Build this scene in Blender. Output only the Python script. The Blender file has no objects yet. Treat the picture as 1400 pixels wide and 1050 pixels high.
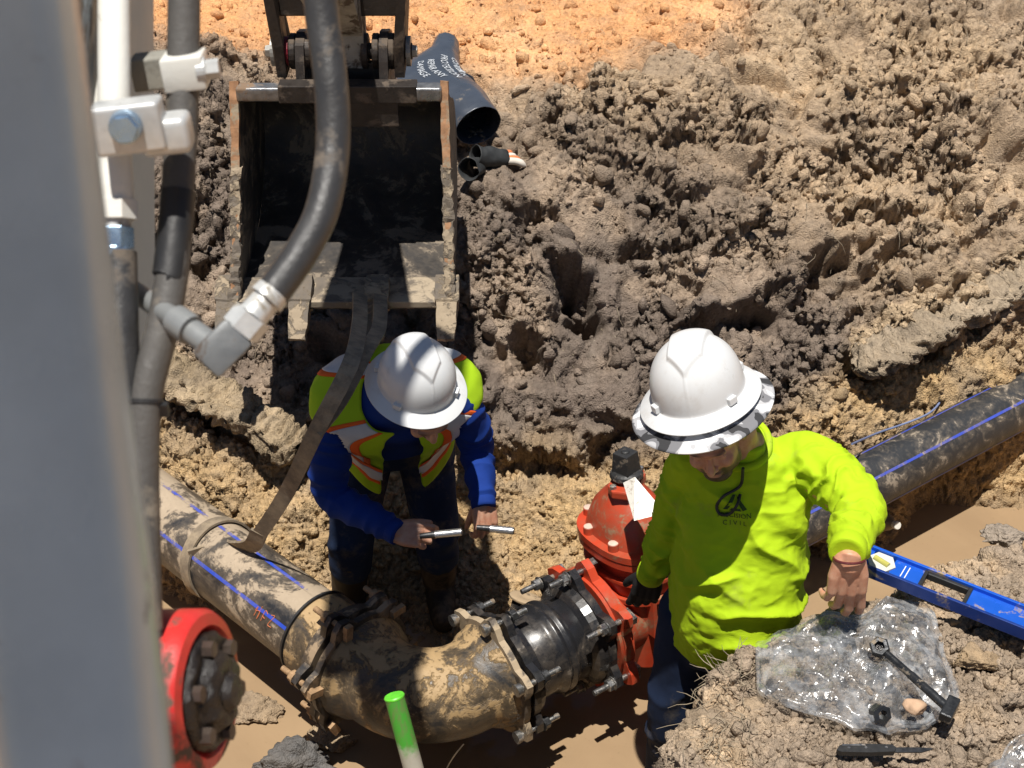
import bpy, bmesh, math, random
import numpy as np
from mathutils import Vector, Matrix, Euler, Quaternion, noise as mnoise

random.seed(7); rng = np.random.default_rng(11)
R = math.radians
SC = bpy.context.scene
COL = SC.collection

# ---------------------------------------------------------------- camera, sky, sun, exposure
CAM_Z = 3.75; PITCH = R(35.0); FPX = 1923.0          # focal length in photograph pixels (1400 wide)
cam_d = bpy.data.cameras.new('camera'); cam = bpy.data.objects.new('camera', cam_d); COL.objects.link(cam)
cam.location = (0, 0, CAM_Z); cam.rotation_euler = (R(90) - PITCH, 0, 0)
cam_d.sensor_width = 36.0; cam_d.lens = 36.0 * FPX / 1400.0
cam_d.clip_start = 0.02; cam_d.clip_end = 500
cam_d.dof.use_dof = True; cam_d.dof.focus_distance = 3.9; cam_d.dof.aperture_fstop = 13.0
SC.camera = cam

SUN_DX, SUN_DY = 0.065, 0.17            # how far a shadow moves (x, y) per metre of drop
sun_vec = Vector((-SUN_DX, -SUN_DY, 1.0)).normalized()   # towards the sun
world = bpy.data.worlds.new('World'); SC.world = world; world.use_nodes = True
wn = world.node_tree; bg = wn.nodes['Background']
sky = wn.nodes.new('ShaderNodeTexSky'); sky.sky_type = 'NISHITA'; sky.sun_disc = False; sky.air_density = 0.75; sky.dust_density = 0.4
sky.sun_elevation = math.asin(sun_vec.z); sky.sun_rotation = math.atan2(sun_vec.x, sun_vec.y)
wn.links.new(sky.outputs[0], bg.inputs[0]); bg.inputs[1].default_value = 0.05
sl = bpy.data.lights.new('sun', 'SUN'); sun = bpy.data.objects.new('sun', sl); COL.objects.link(sun)
sl.energy = 5.0; sl.angle = R(0.53); sl.color = (1.0, 0.955, 0.89)
sun.rotation_euler = sun_vec.to_track_quat('Z', 'Y').to_euler(); sun.location = (0, -3, 9)
SC.view_settings.view_transform = 'Standard'; SC.view_settings.look = 'None'
SC.view_settings.exposure = 0.38; SC.view_settings.gamma = 1.0; SC.view_settings.use_curve_mapping = False
SC.render.engine = 'CYCLES'
SC.cycles.use_denoising = True
SC.cycles.max_bounces = 6; SC.cycles.diffuse_bounces = 2; SC.cycles.transparent_max_bounces = 8; SC.cycles.caustics_reflective = False; SC.cycles.caustics_refractive = False

# ---------------------------------------------------------------- where a picture point lies in the place
def at(px, py, y=None, z=None, d=None):
    """world point seen at photograph pixel (px,py): at distance-forward y, at height z or at camera depth d"""
    u = (px - 700) / FPX; v = (py - 525) / FPX
    c, s = math.cos(PITCH), math.sin(PITCH)
    dx, dy, dz = u, c - v * s, -s - v * c
    if y is not None: t = y / dy
    elif z is not None: t = (z - CAM_Z) / dz
    else: t = d
    return Vector((dx * t, dy * t, CAM_Z + dz * t))
def pix(p):
    c, s = math.cos(PITCH), math.sin(PITCH)
    X, Y, Z = p[..., 0], p[..., 1], p[..., 2] - CAM_Z
    dep = Y * c - Z * s; v = -(Y * s + Z * c)
    return 700 + FPX * X / dep, 525 + FPX * v / dep

# ---------------------------------------------------------------- node materials
MATS = {}
class NB:
    """small helper around a node tree"""
    def __init__(s, mat):
        s.t = mat.node_tree; s.n = s.t.nodes; s.l = s.t.links
    def new(s, typ, **kw):
        n = s.n.new(typ)
        for k, v in kw.items():
            if k.startswith('i_'):
                n.inputs[k[2:].replace('_', ' ')].default_value = v
            else: setattr(n, k, v)
        return n
    def link(s, a, b): s.l.new(a, b)
    def coord(s, kind='Object'):
        return s.new('ShaderNodeTexCoord').outputs[kind]
    def noise(s, vec, scale, detail=4, rough=0.55, dist=0.0):
        n = s.new('ShaderNodeTexNoise'); n.inputs['Scale'].default_value = scale; n.inputs['Detail'].default_value = detail
        n.inputs['Roughness'].default_value = rough; n.inputs['Distortion'].default_value = dist
        if vec is not None: s.link(vec, n.inputs['Vector'])
        return n.outputs['Fac']
    def voro(s, vec, scale, feature='F1', rand=1.0, out='Distance'):
        n = s.new('ShaderNodeTexVoronoi'); n.feature = feature; n.inputs['Scale'].default_value = scale
        n.inputs['Randomness'].default_value = rand
        if vec is not None: s.link(vec, n.inputs['Vector'])
        return n.outputs[out]
    def ramp(s, fac, stops, mode='LINEAR'):
        n = s.new('ShaderNodeValToRGB'); n.color_ramp.interpolation = mode
        e = n.color_ramp.elements
        while len(e) > 1: e.remove(e[-1])
        for i, (p, c) in enumerate(stops):
            if not isinstance(c, (tuple, list)): c = (c, c, c, 1)
            c = tuple(c) + ((1,) if len(c) == 3 else ())
            if i == 0: e[0].position = p; e[0].color = c
            else: q = e.new(p); q.color = c
        s.link(fac, n.inputs[0]); return n.outputs[0]
    def mix(s, fac, a, b, mode='MIX'):
        n = s.new('ShaderNodeMix', data_type='RGBA', blend_type=mode)
        for sock, v in ((n.inputs['Factor'], fac), (n.inputs['A'] if False else n.inputs[6], a), (n.inputs[7], b)):
            if isinstance(v, (int, float)): sock.default_value = v if sock.type == 'VALUE' else (v, v, v, 1)
            elif isinstance(v, (tuple, list)): sock.default_value = tuple(v) + ((1,) if len(v) == 3 else ())
            else: s.link(v, sock)
        return n.outputs[2]
    def math(s, op, a, b=None, clamp=False):
        n = s.new('ShaderNodeMath', operation=op, use_clamp=clamp)
        for i, v in enumerate((a, b)):
            if v is None: continue
            if isinstance(v, (int, float)): n.inputs[i].default_value = v
            else: s.link(v, n.inputs[i])
        return n.outputs[0]
    def mapping(s, vec, scale=(1, 1, 1), rot=(0, 0, 0), loc=(0, 0, 0)):
        n = s.new('ShaderNodeMapping'); n.inputs['Scale'].default_value = scale; n.inputs['Rotation'].default_value = rot
        n.inputs['Location'].default_value = loc
        s.link(vec, n.inputs['Vector']); return n.outputs[0]
    def bump(s, h, strength=0.3, dist=0.01):
        n = s.new('ShaderNodeBump'); n.inputs['Strength'].default_value = strength; n.inputs['Distance'].default_value = dist
        s.link(h, n.inputs['Height']); return n.outputs[0]

def newmat(name):
    m = bpy.data.materials.new(name); m.use_nodes = True
    b = NB(m); return m, b, b.n['Principled BSDF']

def simple(name, col, rough=0.6, metal=0.0, var=0.25, scale=12.0, dirt=None, dirt_amt=0.5, dirt_scale=6.0, bump=0.15,
           bump_scale=60.0, spec=0.5, col2=None, coat=0.0):
    """painted / worn surface: base colour with mottling, an optional crust of dirt with its own shape, fine bump"""
    if name in MATS: return MATS[name]
    m, b, p = newmat(name); co = b.coord()
    n1 = b.noise(co, scale, 5, 0.6)
    c2 = col2 if col2 else tuple(c * (1 - var) for c in col)
    base = b.mix(b.ramp(n1, [(0.35, 0.0), (0.7, 1.0)]), col, c2)
    rg = b.ramp(b.noise(co, scale * 2.3, 4), [(0.3, max(0.05, rough - 0.12)), (0.7, min(1, rough + 0.12))])
    if dirt:
        d = b.noise(co, dirt_scale, 6, 0.68, 0.4)
        dm = b.ramp(d, [(0.62 - dirt_amt * 0.35, 0.0), (0.68 - dirt_amt * 0.30, 1.0)])
        base = b.mix(dm, base, b.mix(b.noise(co, 40, 4), dirt, tuple(c * 0.6 for c in dirt)))
        rg = b.mix(dm, rg, 0.9)
        if metal: 
            mt = b.math('MULTIPLY', b.math('SUBTRACT', 1.0, dm), metal); b.link(mt, p.inputs['Metallic'])
    elif metal: p.inputs['Metallic'].default_value = metal
    b.link(base, p.inputs['Base Color']); b.link(rg, p.inputs['Roughness'])
    p.inputs['Specular IOR Level'].default_value = spec; p.inputs['Coat Weight'].default_value = coat
    if bump: b.link(b.bump(b.noise(co, bump_scale, 6, 0.65), bump, 0.004), p.inputs['Normal'])
    MATS[name] = m; return m

# ---------------------------------------------------------------- mesh helpers
def link(o, parent=None):
    COL.objects.link(o)
    if parent is not None: o.parent = parent
    return o
def tag(o, label, cat, group=None, kind=None):
    o['label'] = label; o['category'] = cat
    if group: o['group'] = group
    if kind: o['kind'] = kind
    return o
def empty(name, loc=(0, 0, 0)):
    o = bpy.data.objects.new(name, None); o.empty_display_size = 0.1; o.location = loc; COL.objects.link(o); return o
def put(o, parent):
    """parent o (built in world coordinates) under parent, keeping its place"""
    bpy.context.view_layer.update()
    o.parent = parent; o.matrix_parent_inverse = parent.matrix_world.inverted(); return o
def mesh_np(name, V, F, mat=None, smooth=True, parent=None):
    """F: (n,4) or (n,3) int array, or list of lists"""
    me = bpy.data.meshes.new(name)
    V = np.asarray(V, dtype=np.float32)
    if isinstance(F, np.ndarray):
        k = F.shape[1]; n = len(F)
        me.vertices.add(len(V)); me.vertices.foreach_set('co', V.ravel())
        me.loops.add(n * k); me.loops.foreach_set('vertex_index', F.astype(np.int32).ravel())
        me.polygons.add(n); me.polygons.foreach_set('loop_start', np.arange(0, n * k, k, dtype=np.int32))
        me.update(calc_edges=True); me.validate()
    else:
        me.from_pydata([tuple(map(float, v)) for v in V], [], F); me.update()
    if smooth: me.polygons.foreach_set('use_smooth', [True] * len(me.polygons))
    if mat: me.materials.append(mat)
    o = bpy.data.objects.new(name, me); COL.objects.link(o)
    if parent is not None: put(o, parent)
    return o
def bm_obj(name, bm, mat=None, parent=None, smooth=False, bevel=0.0, seg=2, autosmooth=True):
    if bevel > 0:
        bmesh.ops.bevel(bm, geom=[e for e in bm.edges if e.is_manifold and e.calc_face_angle(0) > 0.5], offset=bevel, segments=seg, affect='EDGES', profile=0.6, clamp_overlap=True)
    bmesh.ops.recalc_face_normals(bm, faces=bm.faces)
    me = bpy.data.meshes.new(name); bm.to_mesh(me); bm.free()
    if smooth:
        me.polygons.foreach_set('use_smooth', [True] * len(me.polygons))
        if autosmooth:
            try: me.set_sharp_from_angle(angle=R(40))
            except Exception: pass
    if mat: me.materials.append(mat)
    o = bpy.data.objects.new(name, me); COL.objects.link(o)
    if parent is not None: put(o, parent)
    return o
def frame_from(axis, up=Vector((0, 0, 1))):
    z = Vector(axis).normalized(); x = Vector(up).cross(z)
    if x.length < 1e-4: x = Vector((1, 0, 0)).cross(z)
    x.normalize(); y = z.cross(x); return Matrix((x, y, z)).transposed()
def add_box(bm, c, s, rot=None):
    """box of full size s centred on c, rot = 3x3"""
    M = Matrix.Translation(Vector(c)) @ ((rot.to_4x4()) if rot is not None else Matrix.Identity(4)) @ Matrix.Diagonal((*s, 1))
    return bmesh.ops.create_cube(bm, size=1.0, matrix=M)['verts']
def add_cyl(bm, a, b, r1, r2=None, n=24, caps=True):
    a, b = Vector(a), Vector(b); r2 = r1 if r2 is None else r2
    M = Matrix.Translation((a + b) / 2) @ frame_from(b - a).to_4x4()
    return bmesh.ops.create_cone(bm, cap_ends=caps, cap_tris=False, segments=n, radius1=r1, radius2=r2, depth=(b - a).length, matrix=M)['verts']
def add_prism(bm, pts, thick, M=Matrix.Identity(4)):
    """closed outline pts (2-d, in local xy) extruded along local z by thick, both sides centred"""
    lo = [bm.verts.new(M @ Vector((p[0], p[1], -thick / 2))) for p in pts]; hi = [bm.verts.new(M @ Vector((p[0], p[1], thick / 2))) for p in pts]
    bm.faces.new(lo[::-1]); bm.faces.new(hi); n = len(pts)
    for i in range(n): bm.faces.new((lo[i], lo[(i + 1) % n], hi[(i + 1) % n], hi[i]))
def add_lathe(bm, prof, M, n=32, cap=True):
    """prof: list of (r, h) revolved around local z"""
    rings = []
    for r, h in prof:
        rings.append([bm.verts.new(M @ Vector((r * math.cos(2 * math.pi * i / n), r * math.sin(2 * math.pi * i / n), h))) for i in range(n)])
    for a, b in zip(rings[:-1], rings[1:]):
        for i in range(n): bm.faces.new((a[i], a[(i + 1) % n], b[(i + 1) % n], b[i]))
    if cap: bm.faces.new(rings[0][::-1]); bm.faces.new(rings[-1])
def catmull(pts, n):
    P = [Vector(p) for p in pts]; P = [P[0] * 2 - P[1]] + P + [P[-1] * 2 - P[-2]]; out = []
    for i in range(1, len(P) - 2):
        for k in range(n):
            t = k / n; a, b, c, d = P[i - 1], P[i], P[i + 1], P[i + 2]
            out.append(0.5 * ((2 * b) + (c - a) * t + (2 * a - 5 * b + 4 * c - d) * t * t + (3 * b - a - 3 * c + d) * t ** 3))
    out.append(P[-2].copy()); return out
def sweep(bm, path, rad, n=16, cap=True, section=None, up=Vector((0, 0, 1))):
    """tube along a list of points; rad a number or list; section: list of 2-d points instead of a circle"""
    path = [Vector(p) for p in path]; m = len(path); rings = []; prev = None
    sec = section or [(math.cos(2 * math.pi * i / n), math.sin(2 * math.pi * i / n)) for i in range(n)]
    for i, p in enumerate(path):
        t = (path[min(i + 1, m - 1)] - path[max(i - 1, 0)]).normalized()
        if prev is None: x = frame_from(t, up).col[0]
        else:
            x = prev - t * prev.dot(t); x.normalize()
        prev = x; y = t.cross(x); r = rad[i] if isinstance(rad, (list, tuple)) else rad
        rings.append([bm.verts.new(p + (x * a + y * b) * r) for a, b in sec])
    k = len(sec)
    for a, b in zip(rings[:-1], rings[1:]):
        for i in range(k): bm.faces.new((a[i], a[(i + 1) % k], b[(i + 1) % k], b[i]))
    if cap: bm.faces.new(rings[0][::-1]); bm.faces.new(rings[-1])
    return rings

# ---------------------------------------------------------------- noise on arrays
def _hash(ix, iy, iz, seed):
    h = (ix.astype(np.uint32) * np.uint32(374761393) + iy.astype(np.uint32) * np.uint32(668265263) + iz.astype(np.uint32) * np.uint32(2147483647) + np.uint32(seed * 974634533 & 0xffffffff))
    h = (h ^ (h >> np.uint32(13))) * np.uint32(1274126177); h = (h ^ (h >> np.uint32(16))) * np.uint32(2246822519)
    return ((h ^ (h >> np.uint32(15))) & np.uint32(0xffffff)).astype(np.float32) / np.float32(0xffffff)
def vnoise(p, scale, seed=0):
    """value noise in -1..1"""
    q = (p * scale).astype(np.float32); i = np.floor(q).astype(np.int64); f = q - i; f = f * f * f * (f * (f * 6 - 15) + 10)
    out = 0
    for dx in (0, 1):
        wx = f[:, 0] if dx else 1 - f[:, 0]
        for dy in (0, 1):
            wy = f[:, 1] if dy else 1 - f[:, 1]
            for dz in (0, 1):
                wz = f[:, 2] if dz else 1 - f[:, 2]
                out = out + wx * wy * wz * _hash(i[:, 0] + dx, i[:, 1] + dy, i[:, 2] + dz, seed)
    return out * 2 - 1
def fbm(p, scale, octs=4, seed=0, gain=0.5):
    o = 0; a = 1.0; tot = 0
    for k in range(octs): o = o + a * vnoise(p, scale * 2.03 ** k, seed + k * 17); tot += a; a *= gain
    return o / tot
def worley(p, scale, seed=0, full=False):
    """distance to nearest and second nearest feature point, cell units, plus the nearest one's id"""
    q = (p * scale).astype(np.float32); i = np.floor(q).astype(np.int64); f = q - i
    d1 = np.full(len(q), 9, np.float32); d2 = np.full(len(q), 9, np.float32); cid = np.zeros(len(q), np.float32); tl = np.zeros(len(q), np.float32)
    # the eight cells nearest to the point plus the face neighbours are enough for the look
    sgn = np.where(f > 0.5, 1, -1)
    for ax in (0, 1):
        for ay in (0, 1):
            for az in (0, 1):
                o = np.stack([ax * sgn[:, 0], ay * sgn[:, 1], az * sgn[:, 2]], 1); c = i + o
                h = [_hash(c[:, 0], c[:, 1], c[:, 2], seed + k) for k in (0, 101, 202)]
                v = [o[:, k] + 0.15 + 0.7 * h[k] - f[:, k] for k in range(3)]; d = np.sqrt(v[0] ** 2 + v[1] ** 2 + v[2] ** 2)
                nearer = d < d1
                if full:
                    g = [_hash(c[:, 0], c[:, 1], c[:, 2], seed + k) * 2 - 1 for k in (303, 404, 505)]; tl = np.where(nearer, v[0] * g[0] + v[1] * g[1] + v[2] * g[2], tl)
                d2 = np.where(nearer, d1, np.minimum(d2, d)); cid = np.where(nearer, h[0] * 0.999, cid); d1 = np.where(nearer, d, d1)
    return (d1, d2, cid, tl) if full else (d1, d2, cid)
def sstep(a, b, x): t = np.clip((x - a) / (b - a), 0, 1); return t * t * (3 - 2 * t)
def seg_dist(X, Y, pts):
    """distance to polyline in 2-d, plus position along it 0..1"""
    best = np.full(X.shape, 1e9, np.float32); tt = np.zeros(X.shape, np.float32); side = np.zeros(X.shape, np.float32); n = len(pts) - 1
    for k in range(n):
        ax, ay = pts[k]; bx, by = pts[k + 1]; L2 = (bx - ax) ** 2 + (by - ay) ** 2
        t = np.clip(((X - ax) * (bx - ax) + (Y - ay) * (by - ay)) / L2, 0, 1)
        dx = X - (ax + t * (bx - ax)); dy = Y - (ay + t * (by - ay)); d = np.hypot(dx, dy); m = d < best
        best = np.where(m, d, best); tt = np.where(m, (k + t) / n, tt)
        side = np.where(m, np.sign((bx - ax) * (Y - ay) - (by - ay) * (X - ax)), side)
    return best, tt, side

# ================================================================ THE GROUND
# pipe run in plan: left leg, bend, right leg
PIPE_Z = 0.40; PIPE_R = 0.137
BEND = Vector((-0.285, 3.008, PIPE_Z)); DL = Vector((-0.7295, 0.684, 0)); DR = Vector((0.824, 0.567, 0))

def row_points():
    """heights of the far side, as (pixel column, pixel row, forward distance)"""
    c = []
    # flat orange ground beyond the cut
    for px in (-100, 150, 300, 450, 600, 750, 900): c += [(px, 15, 6.55)]
    for px in (0, 300, 500, 620): c += [(px, 95, 5.95)]
    # left bank behind the bucket
    c += [(60, 240, 5.45), (280, 230, 5.4), (290, 330, 5.0), (280, 430, 4.68), (250, 490, 4.5), (60, 440, 4.75), (60, 380, 4.95),
          (420, 480, 4.62), (420, 560, 4.40), (520, 520, 4.55), (480, 400, 4.85), (480, 300, 5.15), (480, 200, 5.5)]
    # yellow slope below the left ledge, down to the pipe
    c += [(230, 580, 4.25), (330, 620, 4.17), (390, 680, 4.05), (250, 640, 4.12), (60, 540, 4.5), (420, 760, 3.88), (350, 700, 3.98)]
    # middle bank
    c += [(680, 110, 5.85), (700, 200, 5.35), (700, 300, 5.02), (700, 400, 4.74), (700, 500, 4.50), (690, 580, 4.36), (690, 625, 4.28),
          (600, 600, 4.34), (600, 660, 4.20)]
    c += [(700, 690, 4.16), (740, 740, 4.03), (720, 800, 3.86), (600, 760, 3.98), (520, 830, 3.80), (650, 860, 3.68)]
    c += [(860, 80, 6.0), (880, 200, 5.35), (880, 300, 5.02), (880, 400, 4.74), (870, 500, 4.50), (850, 580, 4.34), (840, 640, 4.22), (800, 660, 4.18)]
    # right bank
    c += [(1050, 15, 6.5), (1060, 100, 5.95), (1060, 200, 5.45), (1060, 300, 5.06), (1060, 400, 4.76), (1060, 500, 4.54), (1100, 570, 4.38)]
    c += [(1230, 15, 6.5), (1220, 100, 5.95), (1220, 200, 5.48), (1220, 300, 5.14), (1220, 400, 4.86), (1200, 490, 4.62), (1190, 550, 4.46)]
    c += [(1400, 15, 6.5), (1400, 100, 5.98), (1400, 200, 5.55), (1400, 300, 5.22), (1400, 370, 5.02), (1400, 460, 4.80), (1400, 500, 4.70), (1290, 540, 4.56), (1220, 590, 4.40)]
    c += [(1600, 15, 6.6), (1600, 150, 5.9), (1600, 300, 5.4), (1600, 420, 5.1)]
    return [at(px, py, y=y) for px, py, y in c]
_C = row_points()
_C += [Vector((x, y, 1.38)) for x in (-5, -3, -1, 1, 3, 5) for y in (7.4, 9.5)]
# trench floor, under water along the pipe
for s in (0.15, 0.6, 1.1, 1.7, 2.4, 3.2):
    for off, zz in ((0.0, -0.06), (-0.45, -0.08)):
        nR = Vector((-0.567, 0.824, 0)); q = BEND + DR * s + nR * off; _C.append(Vector((q.x, q.y, zz)))
    for off, zz in ((-0.05, -0.05), (-0.45, -0.08)):
        nL = Vector((0.684, 0.7295, 0)); q = BEND + DL * s + nL * off; _C.append(Vector((q.x, q.y, zz)))
_C += [Vector((x, 2.5, -0.05)) for x in (-2.4, -1.2, -0.5, 0.0, 0.4)] + [Vector((x, 2.0, -0.05)) for x in (-1, 0)]
CP = np.array([(p.x, p.y, p.z) for p in _C], np.float64)
def _tps(r2): return 0.5 * r2 * np.log(np.maximum(r2, 1e-12))
def _fit():
    n = len(CP); d2 = ((CP[:, None, :2] - CP[None, :, :2]) ** 2).sum(-1); K = _tps(d2) + np.eye(n) * 0.002
    P = np.c_[np.ones(n), CP[:, :2]]; A = np.zeros((n + 3, n + 3)); A[:n, :n] = K; A[:n, n:] = P; A[n:, :n] = P.T
    return np.linalg.solve(A, np.r_[CP[:, 2], 0, 0, 0])
_W = _fit()
def far_height(X, Y):
    o = (_W[-3] + _W[-2] * X + _W[-1] * Y)
    for k in range(len(CP)): o = o + _W[k] * _tps((X - CP[k, 0]) ** 2 + (Y - CP[k, 1]) ** 2)
    return o
# the near bench (right foreground) and the near bank (below the picture)
BENCH_EDGE = [(0.10, 1.2), (0.30, 2.05), (0.40, 2.30), (0.50, 2.52), (0.66, 2.66), (0.86, 2.84), (1.04, 2.93), (1.24, 2.99), (1.54, 3.13), (2.4, 3.66), (3.6, 4.45)]
NEAR_EDGE = [(-6, 4.4), (-2.5, 2.9), (-1.4, 2.25), (-0.6, 1.98), (0.0, 1.90), (0.30, 1.95)]
def base_height(X, Y):
    z = far_height(X, Y)
    z = np.clip(z, -0.12, 1.75)
    d, t, s = seg_dist(X, Y, BENCH_EDGE); sd = np.where(s < 0, d, -d)      # >0 on the bench
    bench_z = 1.06 + 0.04 * np.sin(X * 3.1 + 1) + 0.05 * np.cos(Y * 2.7) - 0.16 * sstep(1.1, 2.4, X) * sstep(2.7, 3.3, Y)
    inreg = sstep(-0.16, 0.05, sd)
    z = z * (1 - inreg) + bench_z * inreg
    d2, t2, s2 = seg_dist(X, Y, NEAR_EDGE); sd2 = np.where(s2 < 0, d2, -d2)
    inn = sstep(-0.35, 0.05, sd2) * (X < 0.6)
    z = np.maximum(z, -0.1 * (1 - inn) + 1.12 * inn)
    return z, sd
def col_mix(a, b, t): return a * (1 - t[:, None]) + np.array(b, np.float32) * t[:, None]

def make_ground():
    ys = np.concatenate([1.35 * np.exp(np.linspace(0, math.log(2.0 / 1.35), 60))[:-1], 2.0 * np.exp(np.linspace(0, math.log(3.4), 1000)), 6.8 * np.exp(np.linspace(0, math.log(9.5 / 6.8), 60))[1:]])
    ss = np.concatenate([np.linspace(-0.70, -0.49, 40)[:-1], np.linspace(-0.49, 0.54, 780), np.linspace(0.54, 0.72, 36)[1:]]); NR, NC = len(ys), len(ss)
    Y = np.repeat(ys[:, None], NC, 1).astype(np.float32); X = (ys[:, None] * ss[None, :]).astype(np.float32)
    # densify sideways: rows keep equal steps in angle
    x, y = X.ravel(), Y.ravel()
    z, sd = base_height(x.astype(np.float64), y.astype(np.float64)); z = z.astype(np.float32); sd = sd.astype(np.float32)
    P = np.stack([x, y, z], 1)
    px, py = pix(P)
    # ---- zones
    bench = sstep(-0.10, 0.04, sd)
    lowr = sstep(0.10, -0.10, z - (0.44 + 0.22 * sstep(0.8, 1.4, x) + 0.14 * sstep(-0.7, -1.0, x)) + 0.10 * fbm(P, 3.0, 3, 5)) * (1 - bench)               # yellow clay
    top = sstep(0.0, 0.5, (y - (5.78 + 0.5 * np.maximum(0, x - 0.2) + 0.25 * fbm(P, 1.5, 3, 9)))) * sstep(1.3, 0.9, x)   # orange subsoil spread on the ground
    bank = np.clip(1 - bench - lowr - top, 0, 1)
    # ---- relief, pushed along the surface normal
    G = P.reshape(NR, NC, 3)
    def normals(G):
        du = np.gradient(G, axis=1); dv = np.gradient(G, axis=0); n = np.cross(du, dv); return (n / (np.linalg.norm(n, axis=2, keepdims=True) + 1e-9)).reshape(-1, 3)
    N = normals(G)
    Q = P.copy(); Q[:, 2] *= 1.0
    warp = np.stack([vnoise(Q, 7, s) for s in (1, 2, 3)], 1) * 0.045 + np.stack([vnoise(Q, 22, s) for s in (4, 5, 6)], 1) * 0.014
    big = fbm(Q, 2.2, 3, 21)                                   # half-metre swells
    def broken(sc, seed, wq):
        """torn clay: every cell a tilted, slightly domed piece with a step to its neighbours"""
        d1, d2, cid, tilt = worley(Q + warp * wq, sc, seed, True); return tilt * 0.9 + 0.75 * (cid - 0.5) + 0.35 * (0.45 - d1 ** 2), d2 - d1, cid
    lump, l_e, c1 = broken(3.9, 31, 0.8); clod, c_e, c2 = broken(10.5, 57, 0.9)
    patch = sstep(-0.28, 0.20, fbm(Q, 3.2, 3, 77))             # rough here, smeared there
    crk = lambda e, w: sstep(w, 0.0, e)                        # clefts between lumps
    gul = sstep(0.09, 0.0, np.abs(fbm(Q + warp, 3.1, 3, 131))) * sstep(-0.05, 0.3, fbm(Q, 2.0, 2, 137))   # torn gullies
    gul2 = sstep(0.075, 0.0, np.abs(fbm(Q + warp * 1.5, 6.5, 3, 231))) * sstep(0.0, 0.28, fbm(Q, 3.3, 2, 237))
    h = bank * (0.085 * big + 0.105 * lump - 0.045 * crk(l_e, 0.10) + (0.016 + 0.046 * patch) * clod - (0.004 + 0.016 * patch) * crk(c_e, 0.12) - 0.13 * gul * (0.4 + 0.9 * c2) - 0.075 * gul2 * (0.3 + c1))
    h += top * (0.05 * big + 0.020 * lump + (0.004 + 0.018 * patch) * clod)
    h += lowr * (0.03 * big + 0.026 * lump + (0.010 + 0.026 * patch) * clod - 0.008 * crk(c_e, 0.12)) * sstep(-0.05, 0.15, z)
    h += bench * (0.03 * big + 0.024 * lump + (0.006 + 0.024 * patch) * clod - 0.010 * patch * crk(c_e, 0.13))
    h += sstep(0.16, 0.03, np.abs(sd + 0.03)) * (0.05 * lump + 0.05 * clod)
    # torn pits and undercuts: (polyline in picture columns/rows on this surface, width, depth)
    pits = [([(945, 470), (1000, 440), (1060, 425), (1130, 375), (1150, 350)], 16, 0.16), ([(1180, 498), (1230, 478), (1290, 445), (1345, 420)], 15, 0.13),
            ([(770, 380), (800, 400), (800, 430)], 22, 0.16), ([(715, 465), (735, 500)], 22, 0.13), ([(860, 335), (915, 345)], 11, 0.09),
            ([(1260, 145), (1310, 140)], 14, 0.09), ([(1350, 190), (1385, 215)], 20, 0.14), ([(1280, 205), (1320, 225)], 15, 0.10), ([(1235, 30), (1290, 50)], 18, 0.10),
            ([(900, 45), (960, 70), (985, 85)], 18, 0.09), ([(755, 155), (830, 165)], 13, 0.08), ([(790, 118), (805, 125)], 13, 0.08), ([(1000, 200), (1060, 215)], 11, 0.07),
            ([(1150, 310), (1200, 285), (1260, 300)], 11, 0.08), ([(640, 620), (700, 640), (780, 640), (850, 600)], 17, 0.10), ([(240, 540), (320, 585), (400, 620)], 14, 0.10),
            ([(430, 470), (470, 490), (560, 500), (650, 520)], 16, 0.10), ([(880, 270), (930, 300)], 10, 0.07), ([(1090, 250), (1120, 262)], 9, 0.06), ([(650, 440), (670, 480)], 12, 0.08),
            ([(1190, 340), (1270, 330), (1390, 300)], 8, 0.06), ([(270, 290), (300, 330), (290, 380)], 18, 0.12), ([(1170, 190), (1215, 170)], 9, 0.06), ([(1050, 150), (1110, 130)], 9, 0.05)]
    wob = 14 * vnoise(Q, 9, 301) + 9 * vnoise(Q, 22, 302) + 5 * vnoise(Q, 50, 303)
    brk = np.clip(0.75 + 0.9 * fbm(Q, 11, 3, 311), 0.05, 1.4)
    for pts, w, dep in pits:
        w *= 1.15; dep *= 1.45
        xs = [p[0] for p in pts]; yy = [p[1] for p in pts]
        m = np.where((px > min(xs) - 60) & (px < max(xs) + 60) & (py > min(yy) - 60) & (py < max(yy) + 60))[0]
        d, t, s = seg_dist(px[m] + wob[m], py[m] + wob[m] * 0.7, pts)
        h[m] -= dep * brk[m] * sstep(w * 1.1, w * 0.25, d)
        # a lip of soil over each pit
        d, t, s = seg_dist(px[m] + wob[m], py[m] + wob[m] * 0.7 + w * 1.35, pts)
        h[m] += dep * 0.40 * brk[m] * sstep(w * 1.1, w * 0.2, d)
    D = N * h[:, None]
    P2 = P + D
    G = P2.reshape(NR, NC, 3).copy()
    for _ in range(9):                                         # let the surface settle so steep faces get their share of points
        A = G.copy(); A[1:-1, 1:-1] = 0.25 * (G[:-2, 1:-1] + G[2:, 1:-1] + G[1:-1, :-2] + G[1:-1, 2:]); G = 0.45 * G + 0.55 * A
    N2 = normals(G); P2 = G.reshape(-1, 3); zone = (bank, top, lowr * sstep(-0.05, 0.12, z), bench)
    def crumbs(sc, seed, wq):
        w2 = np.stack([vnoise(P2, 30, s) for s in (seed, seed + 1, seed + 2)], 1) * 0.010
        d1, d2, cid, tl = worley(P2 + w2 * wq, sc, seed, True); return 1.0 * tl + 0.85 * (cid - 0.5) + 0.40 * (0.40 - d1 ** 2) - 0.45 * sstep(0.14, 0.0, d2 - d1), cid
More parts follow.
